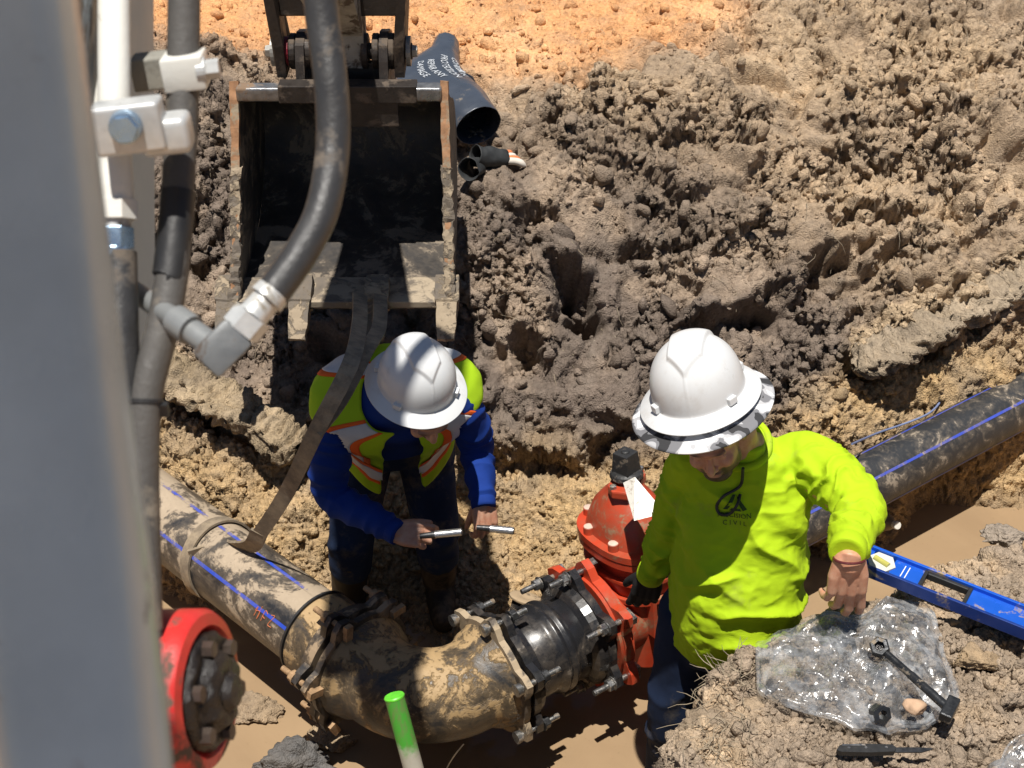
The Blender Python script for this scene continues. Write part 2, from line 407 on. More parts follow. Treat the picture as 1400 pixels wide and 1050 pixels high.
    crumb, c3 = crumbs(26.0, 183, 1.0); P2 = P2 + N2 * ((bank * (0.003 + 0.026 * patch) + top * 0.011 + zone[2] * 0.017 + bench * (0.007 + 0.011 * patch)) * crumb)[:, None]
    grit, c4 = crumbs(62.0, 191, 0.6); P2 = P2 + N2 * ((bank * (0.004 + 0.013 * patch) + top * 0.006 + zone[2] * 0.010 + bench * (0.0045 + 0.003 * patch)) * grit)[:, None]
    # keep rests level where things lie
    # ---- colour of the soils themselves
    c = np.tile(np.array((0.128, 0.100, 0.080), np.float32), (len(P), 1))                  # dark grey-brown clay
    v = fbm(Q, 3.5, 4, 44)
    c = col_mix(c, (0.275, 0.208, 0.150), sstep(-0.05, 0.45, v) * 0.75)
    up = sstep(4.7, 5.9, y + 0.45 * x - 0.25) * bank                                         # drier, browner spoil further up
    c = col_mix(c, (0.430, 0.310, 0.190), up * (0.45 + 0.3 * sstep(-0.2, 0.4, fbm(Q, 2.5, 3, 61))))
    c = col_mix(c, (0.370, 0.255, 0.130), lowr * (0.80 + 0.2 * sstep(-0.3, 0.3, v)))
    c = col_mix(c, (0.250, 0.190, 0.125), lowr * sstep(0.05, 0.5, fbm(Q, 5, 3, 71)) * 0.7)
    c = col_mix(c, (0.560, 0.285, 0.120), top * (0.85 + 0.15 * v))
    c = col_mix(c, (0.640, 0.385, 0.195), top * sstep(0.0, 0.6, fbm(Q, 2.0, 3, 65)) * 0.6)
    c = col_mix(c, (0.310, 0.240, 0.170), bench * (0.75 + 0.25 * v))
    c = col_mix(c, (0.400, 0.290, 0.180), bench * sstep(0.1, 0.5, fbm(Q, 6, 3, 73)) * 0.7)
    led, t, s = seg_dist(px + wob, py + wob, [(180, 470), (250, 510), (330, 560), (410, 610)]); led2, t, s = seg_dist(px + wob, py + wob, [(1180, 470), (1250, 440), (1330, 405), (1400, 370)])
    led3 = np.minimum(led, led2); c = col_mix(c, (0.40, 0.30, 0.19), sstep(34, 12, led3) * 0.75)
    wet = sstep(0.16, 0.06, P2[:, 2]) * (1 - bench)
    c = col_mix(c, (0.22, 0.155, 0.09), wet * 0.8)
    c *= 1.42 * (0.93 + 0.14 * (c3 - 0.5) + 0.16 * (c2 - 0.5))[:, None]
    idx = np.arange(NR * NC).reshape(NR, NC)
    F = np.stack([idx[:-1, :-1], idx[:-1, 1:], idx[1:, 1:], idx[1:, :-1]], -1).reshape(-1, 4)
    o = mesh_np('ground', P2, F, MATS['soil'])
    a = o.data.color_attributes.new('soil_colour', 'FLOAT_COLOR', 'POINT')
    a.data.foreach_set('color', np.c_[c, np.ones(len(c))].astype(np.float32).ravel())
    o['kind'] = 'structure'
    return P2.reshape(NR, NC, 3), ys, ss, c
def soil_material():
    m, b, p = newmat('soil'); co = b.coord()
    at_ = b.new('ShaderNodeAttribute', attribute_name='soil_colour').outputs['Color']
    n1 = b.noise(co, 55, 6, 0.7); n2 = b.noise(co, 9, 5, 0.6)
    col = b.mix(1.0, at_, b.ramp(n1, [(0.25, 0.50), (0.5, 1.0), (0.78, 1.5)]), 'MULTIPLY')
    col = b.mix(b.ramp(n2, [(0.45, 0.0), (0.75, 0.35)]), col, (0.30, 0.25, 0.2))
    spk = b.ramp(b.voro(co, 130, 'F1', 1.0, 'Color'), [(0.93, 0.0), (0.97, 1.0)])
    col = b.mix(b.math('MULTIPLY', spk, 0.35), col, (0.55, 0.47, 0.36))
    b.link(col, p.inputs['Base Color']); p.inputs['Roughness'].default_value = 0.95; p.inputs['Specular IOR Level'].default_value = 0.15
    hh = b.math('ADD', b.math('MULTIPLY', b.noise(co, 110, 6, 0.75), 1.0), b.math('MULTIPLY', b.voro(co, 150), -0.7))
    b.link(b.bump(hh, 0.9, 0.008), p.inputs['Normal'])
    MATS['soil'] = m
soil_material()
GROUND, G_Y, G_S, G_COL = make_ground()
def ground_z(x, y):
    """height of the built ground under a point (nearest grid vertex)"""
    j = int(round(np.interp(y, G_Y, np.arange(len(G_Y))))); i = int(round(np.interp(x / y, G_S, np.arange(len(G_S)))))
    blk = GROUND[max(0, j - 12):j + 13, max(0, i - 12):i + 13].reshape(-1, 3)
    d = np.hypot(blk[:, 0] - x, blk[:, 1] - y); k = np.argsort(d)[:4]; return float(blk[k, 2].mean())
def ground_hit(px, py):
    """the ground point seen at a picture point"""
    g = GROUND.reshape(-1, 3); gx, gy = pix(g); m = (np.abs(gx - px) < 5) & (np.abs(gy - py) < 5)
    q = g[m]; q = q[q[:, 1] < q[:, 1].min() + 0.25]; return Vector(q.mean(0).tolist())

# the land all round, beyond the modelled cut
def far_land():
    n = 90; xs = np.sign(np.linspace(-1, 1, n)) * np.abs(np.linspace(-1, 1, n)) ** 2.2 * 160; V = []; F = []
    gx, gy = np.meshgrid(xs, xs + 4); z = 1.25 + 0.12 * np.sin(gx * 0.7) * np.cos(gy * 0.5)
    inside = (np.abs(gx) < 0.60 * np.clip(gy, 1.6, 9.3)) & (gy > 1.5) & (gy < 9.2)
    z = np.where(inside, -0.6, z); z = np.where((np.abs(gx) < 9) & (gy > -3) & (gy < 11), np.minimum(z, np.where(inside, -0.6, 1.0)), z)
    V = np.stack([gx, gy, z], -1).reshape(-1, 3); idx = np.arange(n * n).reshape(n, n)
    F = np.stack([idx[:-1, :-1], idx[:-1, 1:], idx[1:, 1:], idx[1:, :-1]], -1).reshape(-1, 4)
    o = mesh_np('surrounding_ground', V, F, simple('far_soil', (0.42, 0.27, 0.15), 0.95, var=0.4, scale=0.8, bump=0.6, bump_scale=8, spec=0.1)); o['kind'] = 'structure'
far_land()

def make_water():
    m, b, p = newmat('muddy_water'); co = b.coord()
    n = b.noise(co, 2.2, 5, 0.6, 0.5)
    col = b.mix(b.ramp(n, [(0.3, 0.0), (0.7, 1.0)]), (0.31, 0.215, 0.125), (0.25, 0.17, 0.098))
    spk = b.ramp(b.noise(co, 60, 5, 0.75), [(0.63, 0.0), (0.68, 1.0)])
    col = b.mix(b.math('MULTIPLY', spk, 0.5), col, (0.2, 0.14, 0.08))
    b.link(col, p.inputs['Base Color']); p.inputs['Roughness'].default_value = 0.05; p.inputs['IOR'].default_value = 1.33
    p.inputs['Specular IOR Level'].default_value = 0.35
    b.link(b.bump(b.noise(co, 14, 4, 0.5, 0.6), 0.12, 0.01), p.inputs['Normal'])
    bm = bmesh.new(); bmesh.ops.create_grid(bm, x_segments=40, y_segments=24, size=1)
    for v in bm.verts: v.co = Vector((v.co.x * 4.2, 3.6 + v.co.y * 1.9, 0.055))
    o = bm_obj('water', bm, m, smooth=True); o['kind'] = 'structure'
make_water()

# ---------------------------------------------------------------- loose clods lying on the soil (beyond counting)
def lump_mesh(seed, sub=2, rough=0.28):
    bm = bmesh.new(); bmesh.ops.create_icosphere(bm, subdivisions=sub, radius=1.0)
    V = np.array([v.co[:] for v in bm.verts], np.float32); F = np.array([[v.index for v in f.verts] for f in bm.faces], np.int64); bm.free()
    g = np.random.default_rng(seed + 400); pn = g.normal(size=(11, 3)); pn /= np.linalg.norm(pn, axis=1, keepdims=True); pd = 0.62 + 0.38 * g.random(11)
    U = V / np.linalg.norm(V, axis=1, keepdims=True); r = np.min(pd[None] / np.maximum(U @ pn.T, 0.35), axis=1)     # a broken, faceted lump
    r = np.minimum(r, 1.25) * (1 + rough * fbm(V + seed * 3.7, 1.6, 3, seed))
    return U * r[:, None] * np.array((1.0, 0.8, 0.62)), F
LUMPS = [lump_mesh(k, 2) for k in range(6)]; SMALL = [lump_mesh(k + 20, 1) for k in range(6)]
def rot_np(a, b, c):
    return np.array(Euler((a, b, c)).to_matrix(), np.float32)
def scatter(name, n, pick, size, label, seed, col, lumps=LUMPS):
    g = np.random.default_rng(seed); flat = GROUND.reshape(-1, 3); gx, gy = pix(flat)
    cand = np.where(pick(flat, gx, gy))[0]; ids = g.choice(cand, n); VV = []; FF = []; off = 0; cc = []
    for k in ids:
        V, F = lumps[g.integers(len(lumps))]; s = size[0] * (size[1] / size[0]) ** (g.random() ** 3.0)
        W = (V * s * (0.8 + 0.4 * g.random(3))) @ rot_np(*(g.random(3) * 6.28)).T + flat[k] + np.array((0, 0, s * 0.05))
        VV.append(W); FF.append(F + off); off += len(V); cc.append(np.tile(G_COL[k] * (0.88 + 0.3 * g.random()), (len(V), 1)))
    o = mesh_np(name, np.concatenate(VV), np.concatenate(FF), MATS['soil'], smooth=False)
    a = o.data.color_attributes.new('soil_colour', 'FLOAT_COLOR', 'POINT'); C = np.concatenate(cc)
    a.data.foreach_set('color', np.c_[C, np.ones(len(C))].astype(np.float32).ravel())
    tag(o, label, 'soil', kind='stuff'); return o
scatter('bank_clods', 1500, lambda f, x, y: (f[:, 2] > 0.55) & (y > 0) & (y < 620) & (x > -60) & (x < 1460) & (f[:, 1] > 3.9) & (f[:, 1] < 6.2), (0.010, 0.055),
        'loose grey brown clods strewn over the dug bank', 3, (0.23, 0.185, 0.145))
scatter('bank_crumbs', 3500, lambda f, x, y: (f[:, 2] > 0.55) & (y > -30) & (y < 640) & (x > -60) & (x < 1460) & (f[:, 1] > 3.9) & (f[:, 1] < 6.4), (0.006, 0.016),
        'fine grey brown crumbs of soil on the dug bank', 4, (0.24, 0.19, 0.145), SMALL)
scatter('clay_crumbs', 3000, lambda f, x, y: (f[:, 2] > 0.10) & (f[:, 2] < 0.62) & (f[:, 1] > 3.3) & (x > -60) & (x < 1460), (0.007, 0.028),
        'yellow clay crumbs on the lower trench side', 5, (0.38, 0.265, 0.145), SMALL)
scatter('bench_crumbs', 2600, lambda f, x, y: (f[:, 2] > 0.75) & (f[:, 1] < 3.6) & (f[:, 0] > 0.2) & (y < 1100) & (x < 1460), (0.005, 0.020),
        'dry crumbs of soil on the near bench', 6, (0.36, 0.275, 0.19), SMALL)
scatter('bench_clods', 120, lambda f, x, y: (f[:, 2] > 0.7) & (f[:, 1] < 3.6) & (f[:, 0] > 0.2) & (y < 1100) & (x < 1460) & ~((x > 1010) & (x < 1320) & (y > 790) & (y < 1030)), (0.015, 0.045),
        'dry clods on the near bench', 8, (0.33, 0.255, 0.18))
scatter('orange_crumbs', 1600, lambda f, x, y: (f[:, 1] > 5.9) & (f[:, 1] < 8) & (f[:, 0] < 1.2), (0.007, 0.045),
        'orange lumps of subsoil on the flat ground', 7, (0.60, 0.35, 0.18), SMALL)
scatter('shore_mud', 260, lambda f, x, y: (f[:, 2] > 0.02) & (f[:, 2] < 0.075) & (f[:, 1] > 2.6) & (f[:, 1] < 4.8), (0.006, 0.024),
        'wet crumbs of mud along the edge of the water', 9, (0.3, 0.2, 0.1), SMALL)

# ================================================================ PIPES, BEND, SLEEVE AND VALVE
def muddy(name, base, mud, amt, rough=0.4, scale=(5, 5, 5), wetmud=0.75, metal=0.0, fine=26.0, stripes=0.0, bump=0.25, settle=0.0):
    """dark or painted surface with smears of mud of their own shape (world position, so neighbouring parts share smears)"""
    if name in MATS: return MATS[name]
    m, b, p = newmat(name); co = b.new('ShaderNodeNewGeometry').outputs['Position']
    v = b.mapping(co, scale); nz = b.new('ShaderNodeSeparateXYZ'); b.link(b.new('ShaderNodeNewGeometry').outputs['Normal'], nz.inputs[0])
    n = b.noise(v, 1.0, 8, 0.66, 0.9); f = b.noise(co, fine, 6, 0.75, 0.6)
    k = b.math('ADD', b.math('MULTIPLY', n, 0.72), b.math('MULTIPLY', f, 0.28))
    if settle: k = b.math('ADD', k, b.math('MULTIPLY', b.math('SUBTRACT', nz.outputs['Z'], 0.45), settle))     # mud lies thicker on top
    mask = b.ramp(k, [(0.60 - amt * 0.30, 0.0), (0.64 - amt * 0.28, 1.0)])
    thin = b.ramp(k, [(0.50 - amt * 0.30, 0.0), (0.66 - amt * 0.28, 0.55)])
    mc = b.mix(b.noise(co, 60, 5, 0.7), mud, tuple(c * 0.62 for c in mud))
    mc = b.mix(b.ramp(b.noise(co, 7, 4), [(0.4, 0.0), (0.7, 1.0)]), mc, tuple(c * 0.75 for c in mud))
    bc = b.mix(thin, b.mix(b.noise(co, 18, 4), base, tuple(c * 0.6 + 0.004 for c in base)), tuple(c * 0.55 for c in mud))
    b.link(b.mix(mask, bc, mc), p.inputs['Base Color'])
    b.link(b.mix(mask, b.ramp(f, [(0.3, rough - 0.1), (0.7, rough + 0.12)]), wetmud), p.inputs['Roughness'])
    if metal: b.link(b.math('MULTIPLY', b.math('SUBTRACT', 1.0, mask), metal), p.inputs['Metallic'])
    hgt = b.math('ADD', b.math('MULTIPLY', mask, 0.6), b.math('MULTIPLY', f, 0.5))
    b.link(b.bump(hgt, bump, 0.007), p.inputs['Normal'])
    MATS[name] = m; return m
MUD = (0.45, 0.355, 0.25)
M_HDPE = muddy('muddy_black_pipe', (0.022, 0.023, 0.026), MUD, 0.32, 0.38, (6, 6, 8), settle=0.07, bump=0.6, fine=30)
M_HDPE2 = muddy('specked_black_pipe', (0.028, 0.030, 0.033), (0.34, 0.28, 0.21), 0.12, 0.45, (14, 14, 14), fine=75)
M_BLUE = muddy('blue_pipe_stripe', (0.02, 0.075, 0.56), MUD, 0.20, 0.45, (6, 6, 8), settle=0.07, bump=0.6, fine=30)
M_BLUE2 = muddy('blue_stripe_clean', (0.05, 0.09, 0.52), (0.40, 0.32, 0.23), 0.12, 0.45, (9, 9, 9), fine=55)
M_BEND = muddy('mud_coated_iron', (0.030, 0.028, 0.026), (0.46, 0.31, 0.15), 0.31, 0.42, (8, 8, 8), wetmud=0.62, bump=0.7, settle=0.05, fine=34)
M_GLAND = muddy('mud_smeared_gland', (0.030, 0.028, 0.028), (0.36, 0.26, 0.16), 0.26, 0.45, (8, 8, 8))
M_RIM = muddy('muddy_flange', (0.06, 0.05, 0.045), (0.44, 0.34, 0.22), 0.5, 0.5, (9, 9, 9))
M_SLEEVE = muddy('black_sleeve', (0.016, 0.016, 0.018), (0.22, 0.18, 0.14), 0.12, 0.30, (5, 5, 5), wetmud=0.6, fine=34, bump=0.12)
M_ORANGE = muddy('orange_epoxy', (0.56, 0.062, 0.022), (0.36, 0.20, 0.11), 0.09, 0.36, (6, 6, 6), bump=0.12)
M_STEEL = simple('bolt_steel', (0.42, 0.41, 0.39), 0.34, 0.9, 0.4, 40, dirt=(0.2, 0.15, 0.1), dirt_amt=0.25, dirt_scale=30)
M_DKSTEEL = simple('dark_bolt', (0.10, 0.10, 0.10), 0.36, 0.8, 0.4, 40)
M_RUST = simple('muddy_bolt', (0.40, 0.25, 0.13), 0.75, 0.0, 0.5, 45, bump=0.5)
M_RUBBER = simple('black_rubber', (0.018, 0.018, 0.019), 0.55, 0.0, 0.3, 20, dirt=(0.16, 0.125, 0.09), dirt_amt=0.12)

def pipe_leg(name, label, direction, s0, s1, dz0, dz1, mat, smat, stripe_ang, r=PIPE_R):
    root = empty(name, BEND + direction * s0); n = 40
    pts = [BEND + direction * (s0 + (s1 - s0) * i / n) + Vector((0, 0, dz0 + (dz1 - dz0) * i / n)) for i in range(n + 1)]
    bm = bmesh.new(); rings = sweep(bm, pts, r, 56)
    bm_obj('pipe_wall', bm, mat, root, smooth=True)
    X = frame_from(pts[-1] - pts[0]).col[0]; A = (pts[-1] - pts[0]).normalized(); U = A.cross(X)
    for a in stripe_ang:                                          # printed stripe moulded along the wall
        bm = bmesh.new(); prev = None
        for p in pts:
            row = [bm.verts.new(p + (X * math.cos(R(a + w)) + U * math.sin(R(a + w))) * (r + 0.0012)) for w in (-2.6, -0.9, 0.9, 2.6)]
            if prev: 
                for k in range(3): bm.faces.new((prev[k], prev[k + 1], row[k + 1], row[k]))
            prev = row
        bm_obj('stripe', bm, smat, root, smooth=True)
    tag(root, label, 'pipe'); return root, X, U
left_pipe, LX, LU = pipe_leg('water_pipe', 'mud caked black pipe with blue stripes lifted by the sling', DL, 0.40, 3.4, 0, 0.0, M_HDPE, M_BLUE, (38, 100, 160, 232, 300))
right_pipe, RX, RU = pipe_leg('water_pipe', 'black pipe with a blue stripe lying in muddy water beside the yellow bank', DR, 1.10, 4.6, 0.0, 0.06, M_HDPE2, M_BLUE2, (62, 130, 200, 280, 340), r=0.110)
right_pipe.name = 'water_pipe.001'

def gland_outline(rb, lobes, rl, n=8, ph=0.0):
    """outline of a lobed gland: round between the bolt ears"""
    pts = []
    for k in range(lobes * n):
        a = 2 * math.pi * k / (lobes * n) + ph; w = math.cos(lobes * (a - ph)); r = rb + (rl - rb) * max(0, w) ** 1.3; pts.append((r * math.cos(a), r * math.sin(a)))
    return pts
def along(direction, s, up=Vector((0, 0, 1))):
    """4x4 frame at a place on a pipe leg, local z along the leg"""
    return Matrix.Translation(BEND + direction * s) @ frame_from(direction, up).to_4x4()
def hexpts(r): return [(r * math.cos(R(60 * k)), r * math.sin(R(60 * k))) for k in range(6)]
def make_bolt(root, M, length, head, nutpos, mat_s, mat_n, r=0.0095, nut_r=0.021, nut_at=None):
    """stud along local z from 0 to length, head under 0, nut and a washer at nutpos"""
    bm = bmesh.new(); add_cyl(bm, M @ Vector((0, 0, 0)), M @ Vector((0, 0, length)), r, n=12)
    if head == 'T':
        q = M.to_3x3(); c = M @ Vector((0, 0, -0.008)); add_box(bm, c, (0.052, 0.026, 0.018), q)
    else: add_cyl(bm, M @ Vector((0, 0, -0.018)), M @ Vector((0, 0, 0.002)), 0.021, 0.019, 12)
    for k in range(int(length / 0.006)):                          # thread turns
        if k % 2: add_cyl(bm, M @ Vector((0, 0, k * 0.006)), M @ Vector((0, 0, k * 0.006 + 0.003)), r * 1.09, n=10)
    b = bm_obj('bolt', bm, mat_s, root, smooth=True)
    bm = bmesh.new(); add_prism(bm, hexpts(nut_r), 0.022, M @ Matrix.Translation((0, 0, nutpos))); bmesh.ops.bevel(bm, geom=bm.edges[:], offset=0.002, segments=1, affect='EDGES')
    add_cyl(bm, M @ Vector((0, 0, nutpos - 0.014)), M @ Vector((0, 0, nutpos - 0.010)), nut_r * 1.15, n=16)
    nut = bm_obj('nut', bm, mat_n, None); put(nut, b)
    return b
def ring_bolts(root, direction, s, nb, rad, ph, length, mat_s, mat_n, nutpos, flip=1, head='T', skip=()):
    for k in range(nb):
        if k in skip: continue
        a = 2 * math.pi * k / nb + ph; M = along(direction, s) @ Matrix.Translation((rad * math.cos(a), rad * math.sin(a), 0)) @ Matrix.Rotation(a + 0.4 * k, 4, 'Z')
        if flip < 0: M = M @ Matrix.Rotation(math.pi, 4, 'X')
        make_bolt(root, M, length, head, nutpos + random.uniform(-0.006, 0.006), mat_s, mat_n)

# ---- the bend
bend = empty('pipe_bend', BEND + Vector((0, 0, -0.15)))
T = 0.185; phi = DL.angle(DR); defl = math.pi - phi; br = T / math.tan(defl / 2)
bis = (DL + DR).normalized(); ctr = BEND + bis * math.hypot(T, br)
arc = []
a0 = (BEND + DL * T) - ctr; a1 = (BEND + DR * T) - ctr
for i in range(25):
    q = a0.slerp(a1, i / 24); arc.append(ctr + q.normalized() * br)
path = [BEND + DL * s for s in (0.295, 0.262, 0.256, 0.225, 0.205)] + arc + [BEND + DR * s for s in (0.205, 0.225, 0.256, 0.262, 0.290)]
rad = [0.178, 0.178, 0.172, 0.166, 0.152] + [0.148] * 25 + [0.152, 0.166, 0.172, 0.178, 0.178]
bm = bmesh.new(); sweep(bm, path, rad, 56); bm_obj('bend_body', bm, M_BEND, bend, smooth=True, autosmooth=False)
for d_, s_, ph_ in ((DL, 0.285, 0.25), (DR, 0.272, 0.52)):        # flange on each bell, squarish with bolt ears
    bm = bmesh.new(); add_prism(bm, gland_outline(0.196, 6, 0.240, 8, ph_), 0.022, along(d_, s_)); bm_obj('flange', bm, M_RIM if d_ is DR else M_GLAND, bend, bevel=0.003)
tag(bend, 'mud coated iron pipe bend joining the two runs in the trench', 'pipe fitting')
# gland and bolts on the left joint, retainer ring on the pipe
glL = empty('follower_gland', BEND + DL * 0.34)
bm = bmesh.new(); add_prism(bm, gland_outline(0.190, 6, 0.236, 8, 0.25), 0.026, along(DL, 0.335)); add_lathe(bm, [(0.176, 0.0), (0.172, 0.030), (0.150, 0.044)], along(DL, 0.348), 40); bm_obj('gland_ring', bm, M_GLAND, glL, bevel=0.002)
ring_bolts(glL, DL, 0.262, 6, 0.214, 0.25, 0.150, M_RUST, M_RUST, 0.098)
tag(glL, 'dark muddy gland ring bolted to the bend beside the mud caked pipe', 'pipe gland')
collar = None
bm = bmesh.new(); add_lathe(bm, [(0.139, 0.0), (0.150, 0.002), (0.151, 0.10), (0.1395, 0.112)], along(DL, 0.385), 48); o = bm_obj('end_sleeve', bm, M_BEND, left_pipe, smooth=True)
bm = bmesh.new(); add_lathe(bm, [(0.139, 0.0), (0.154, 0.001), (0.154, 0.009), (0.139, 0.010)], along(DL, 0.492), 48); bm_obj('clamp_band', bm, M_RUBBER, left_pipe, smooth=True)

# ---- black sleeve between bend and valve
sleeve = empty('coupling_sleeve', BEND + DR * 0.48 + Vector((0, 0, -0.15)))
bm = bmesh.new(); add_lathe(bm, [(0.143, 0.28), (0.143, 0.44), (0.146, 0.452), (0.157, 0.462), (0.158, 0.472), (0.150, 0.478), (0.150, 0.486), (0.158, 0.492), (0.157, 0.502), (0.148, 0.512), (0.145, 0.52), (0.145, 0.66)], along(DR, 0.0), 64)
bm_obj('sleeve_wall', bm, M_SLEEVE, sleeve, smooth=True, autosmooth=False)
tag(sleeve, 'clean black plastic coupling sleeve with a double ridge between bend and valve', 'pipe coupling')
glM = empty('follower_gland', BEND + DR * 0.31); glM.name = 'follower_gland.001'
bm = bmesh.new(); add_prism(bm, gland_outline(0.188, 6, 0.232, 8, 0.52), 0.026, along(DR, 0.318)); add_lathe(bm, [(0.176, 0.0), (0.170, 0.028), (0.148, 0.040)], along(DR, 0.331), 40); bm_obj('gland_ring', bm, M_SLEEVE, glM, bevel=0.002)
ring_bolts(glM, DR, 0.252, 6, 0.212, 0.52, 0.148, M_STEEL, M_DKSTEEL, 0.098, head='round')
tag(glM, 'black gland ring with steel bolts clamped against the muddy bend flange', 'pipe gland')
glV = empty('follower_gland', BEND + DR * 0.60); glV.name = 'follower_gland.002'
bm = bmesh.new(); add_prism(bm, gland_outline(0.186, 6, 0.236, 8, 0.30), 0.028, along(DR, 0.618)); add_lathe(bm, [(0.146, -0.044), (0.168, -0.030), (0.178, 0.0)], along(DR, 0.606), 40); bm_obj('gland_ring', bm, M_SLEEVE, glV, bevel=0.002)
ring_bolts(glV, DR, 0.690, 6, 0.214, 0.30, 0.165, M_STEEL, M_STEEL, 0.104, flip=-1)
tag(glV, 'black gland ring with long steel bolts clamped to the orange valve flange', 'pipe gland')

# ---- orange gate valve
VS = 0.85; TILT = R(-9)
vc = BEND + DR * VS
NRr = Vector((-0.567, 0.824, 0))
VM = Matrix.Translation(vc) @ Matrix.Rotation(TILT, 4, DR) @ Matrix((DR, NRr, Vector((0, 0, 1)))).transposed().to_4x4()   # local x along flow, z up the stem
valve = empty('gate_valve', vc + Vector((0, 0, -0.2)))
bm = bmesh.new()
Mx = VM @ Matrix.Rotation(R(90), 4, 'Y')
add_lathe(bm, [(0.192, -0.205), (0.192, -0.150), (0.150, -0.135), (0.140, -0.10), (0.150, -0.04), (0.155, 0.0), (0.150, 0.04), (0.140, 0.10), (0.150, 0.135), (0.192, 0.150), (0.192, 0.205)], Mx, 48)
def oval(a, b, n=40, p=2.4): return [(a * math.copysign(abs(math.cos(2 * math.pi * k / n)) ** (2 / p), math.cos(2 * math.pi * k / n)), b * math.copysign(abs(math.sin(2 * math.pi * k / n)) ** (2 / p), math.sin(2 * math.pi * k / n))) for k in range(n)]
def loft(bm, secs, M, cap=True):
    rings = [[bm.verts.new(M @ Vector((x + ox, y + oy, z))) for x, y in pts] for pts, z, ox, oy in secs]
    for a, b in zip(rings[:-1], rings[1:]):
        for i in range(len(a)): bm.faces.new((a[i], a[(i + 1) % len(a)], b[(i + 1) % len(a)], b[i]))
    if cap: bm.faces.new(rings[0][::-1]); bm.faces.new(rings[-1])
loft(bm, [(oval(0.10, 0.145), -0.17, 0, 0), (oval(0.118, 0.160), 0.0, 0, 0), (oval(0.118, 0.160), 0.13, 0, 0), (oval(0.112, 0.152), 0.25, 0, 0)], VM)
bm_obj('valve_body', bm, M_ORANGE, valve, smooth=True)
for sx in (-1, 1):                                               # end flanges with bolt ears
    bm = bmesh.new(); add_prism(bm, gland_outline(0.200, 6, 0.250, 8, 0.30), 0.030, VM @ Matrix.Translation((sx * 0.178, 0, 0)) @ Matrix.Rotation(R(90), 4, 'Y') @ Matrix.Rotation(-TILT + R(90), 4, 'Z'))
    bm_obj('end_flange', bm, M_ORANGE, valve, bevel=0.004)
bm = bmesh.new()                                                 # stiffening ribs on the neck
for zz, w, t_ in ((0.115, 0.262, 0.020), (0.185, 0.255, 0.016)):
    loft(bm, [(oval(0.134, 0.178), zz - t_ / 2, 0, 0), (oval(0.134, 0.178), zz + t_ / 2, 0, 0)], VM)
for sy in (-1, 1):
    for xx in (-0.05, 0.05): add_box(bm, VM @ Vector((xx, sy * 0.155, 0.06)), (0.016, 0.05, 0.16), VM.to_3x3())
bm_obj('neck_rib', bm, M_ORANGE, valve, bevel=0.003)
bm = bmesh.new(); loft(bm, [(oval(0.146, 0.192), 0.252, 0, 0), (oval(0.146, 0.192), 0.276, 0, 0)], VM); bm_obj('neck_flange', bm, M_ORANGE, valve, bevel=0.004)
bm = bmesh.new(); loft(bm, [(oval(0.148, 0.194), 0.280, 0, 0), (oval(0.148, 0.194), 0.304, 0, 0), (oval(0.120, 0.165), 0.305, 0, 0), (oval(0.116, 0.158, p=2.2), 0.34, 0, 0), (oval(0.102, 0.135, p=2.1), 0.39, 0, 0), (oval(0.076, 0.095, p=2), 0.435, 0, 0), (oval(0.056, 0.060, p=2), 0.462, 0, 0), (oval(0.052, 0.054, p=2), 0.475, 0, 0)], VM)
bm_obj('bonnet', bm, M_ORANGE, valve, smooth=True)
bm = bmesh.new(); add_prism(bm, [(0.084, 0.026), (0.05, 0.05), (-0.05, 0.05), (-0.084, 0.026), (-0.084, -0.026), (-0.05, -0.05), (0.05, -0.05), (0.084, -0.026)], 0.030, VM @ Matrix.Translation((0, 0, 0.478)) @ Matrix.Rotation(R(35), 4, 'Z'))
add_cyl(bm, VM @ Vector((0, 0, 0.46)), VM @ Vector((0, 0, 0.512)), 0.044, 0.040, 24); bm_obj('packing_plate', bm, M_ORANGE, valve, bevel=0.006)
bm = bmesh.new(); add_lathe(bm, [(0.048, 0.500), (0.056, 0.508), (0.052, 0.522), (0.042, 0.528)], VM, 24); loft(bm, [([(sx * 0.034, sy * 0.034) for sx, sy in ((1, 1), (-1, 1), (-1, -1), (1, -1))], 0.524, 0, 0), ([(sx * 0.029, sy * 0.029) for sx, sy in ((1, 1), (-1, 1), (-1, -1), (1, -1))], 0.594, 0, 0)], VM @ Matrix.Rotation(R(12), 4, 'Z')); add_cyl(bm, VM @ Vector((0, 0, 0.594)), VM @ Vector((0, 0, 0.600)), 0.016, 0.012, 16)
bm_obj('operating_nut', bm, simple('black_nut_cap', (0.025, 0.025, 0.025), 0.5, 0, 0.3, 40, dirt=(0.2, 0.16, 0.12), dirt_amt=0.2, dirt_scale=25, bump=0.3), valve, bevel=0.003)
M_PLUG = simple('pale_wax_plug', (0.62, 0.45, 0.36), 0.6, 0, 0.2, 60)
for k in range(8):                                               # bonnet bolts under pale wax, each in a cast boss
    a = 2 * math.pi * (k + 0.5) / 8; x, y = 0.128 * math.cos(a), 0.172 * math.sin(a)
    bm = bmesh.new(); add_cyl(bm, VM @ Vector((x, y, 0.30)), VM @ Vector((x, y, 0.328)), 0.0195, 0.018, 16); bo = bm_obj('bolt_boss', bm, M_ORANGE, valve, smooth=True)
    bm = bmesh.new(); add_lathe(bm, [(0.017, 0.326), (0.0165, 0.331), (0.008, 0.335)], VM @ Matrix.Translation((x, y, 0)), 14); put(bm_obj('plug', bm, M_PLUG, None, smooth=True), bo)
for k in range(4):
    a = R(35) + (R(22) if k % 2 else R(-22)) + (0 if k < 2 else math.pi); bm = bmesh.new(); add_lathe(bm, [(0.012, 0.490), (0.012, 0.503), (0.006, 0.506)], VM @ Matrix.Translation((0.070 * math.cos(a), 0.070 * math.sin(a), 0)), 6); bm_obj('packing_bolt', bm, M_STEEL, valve)
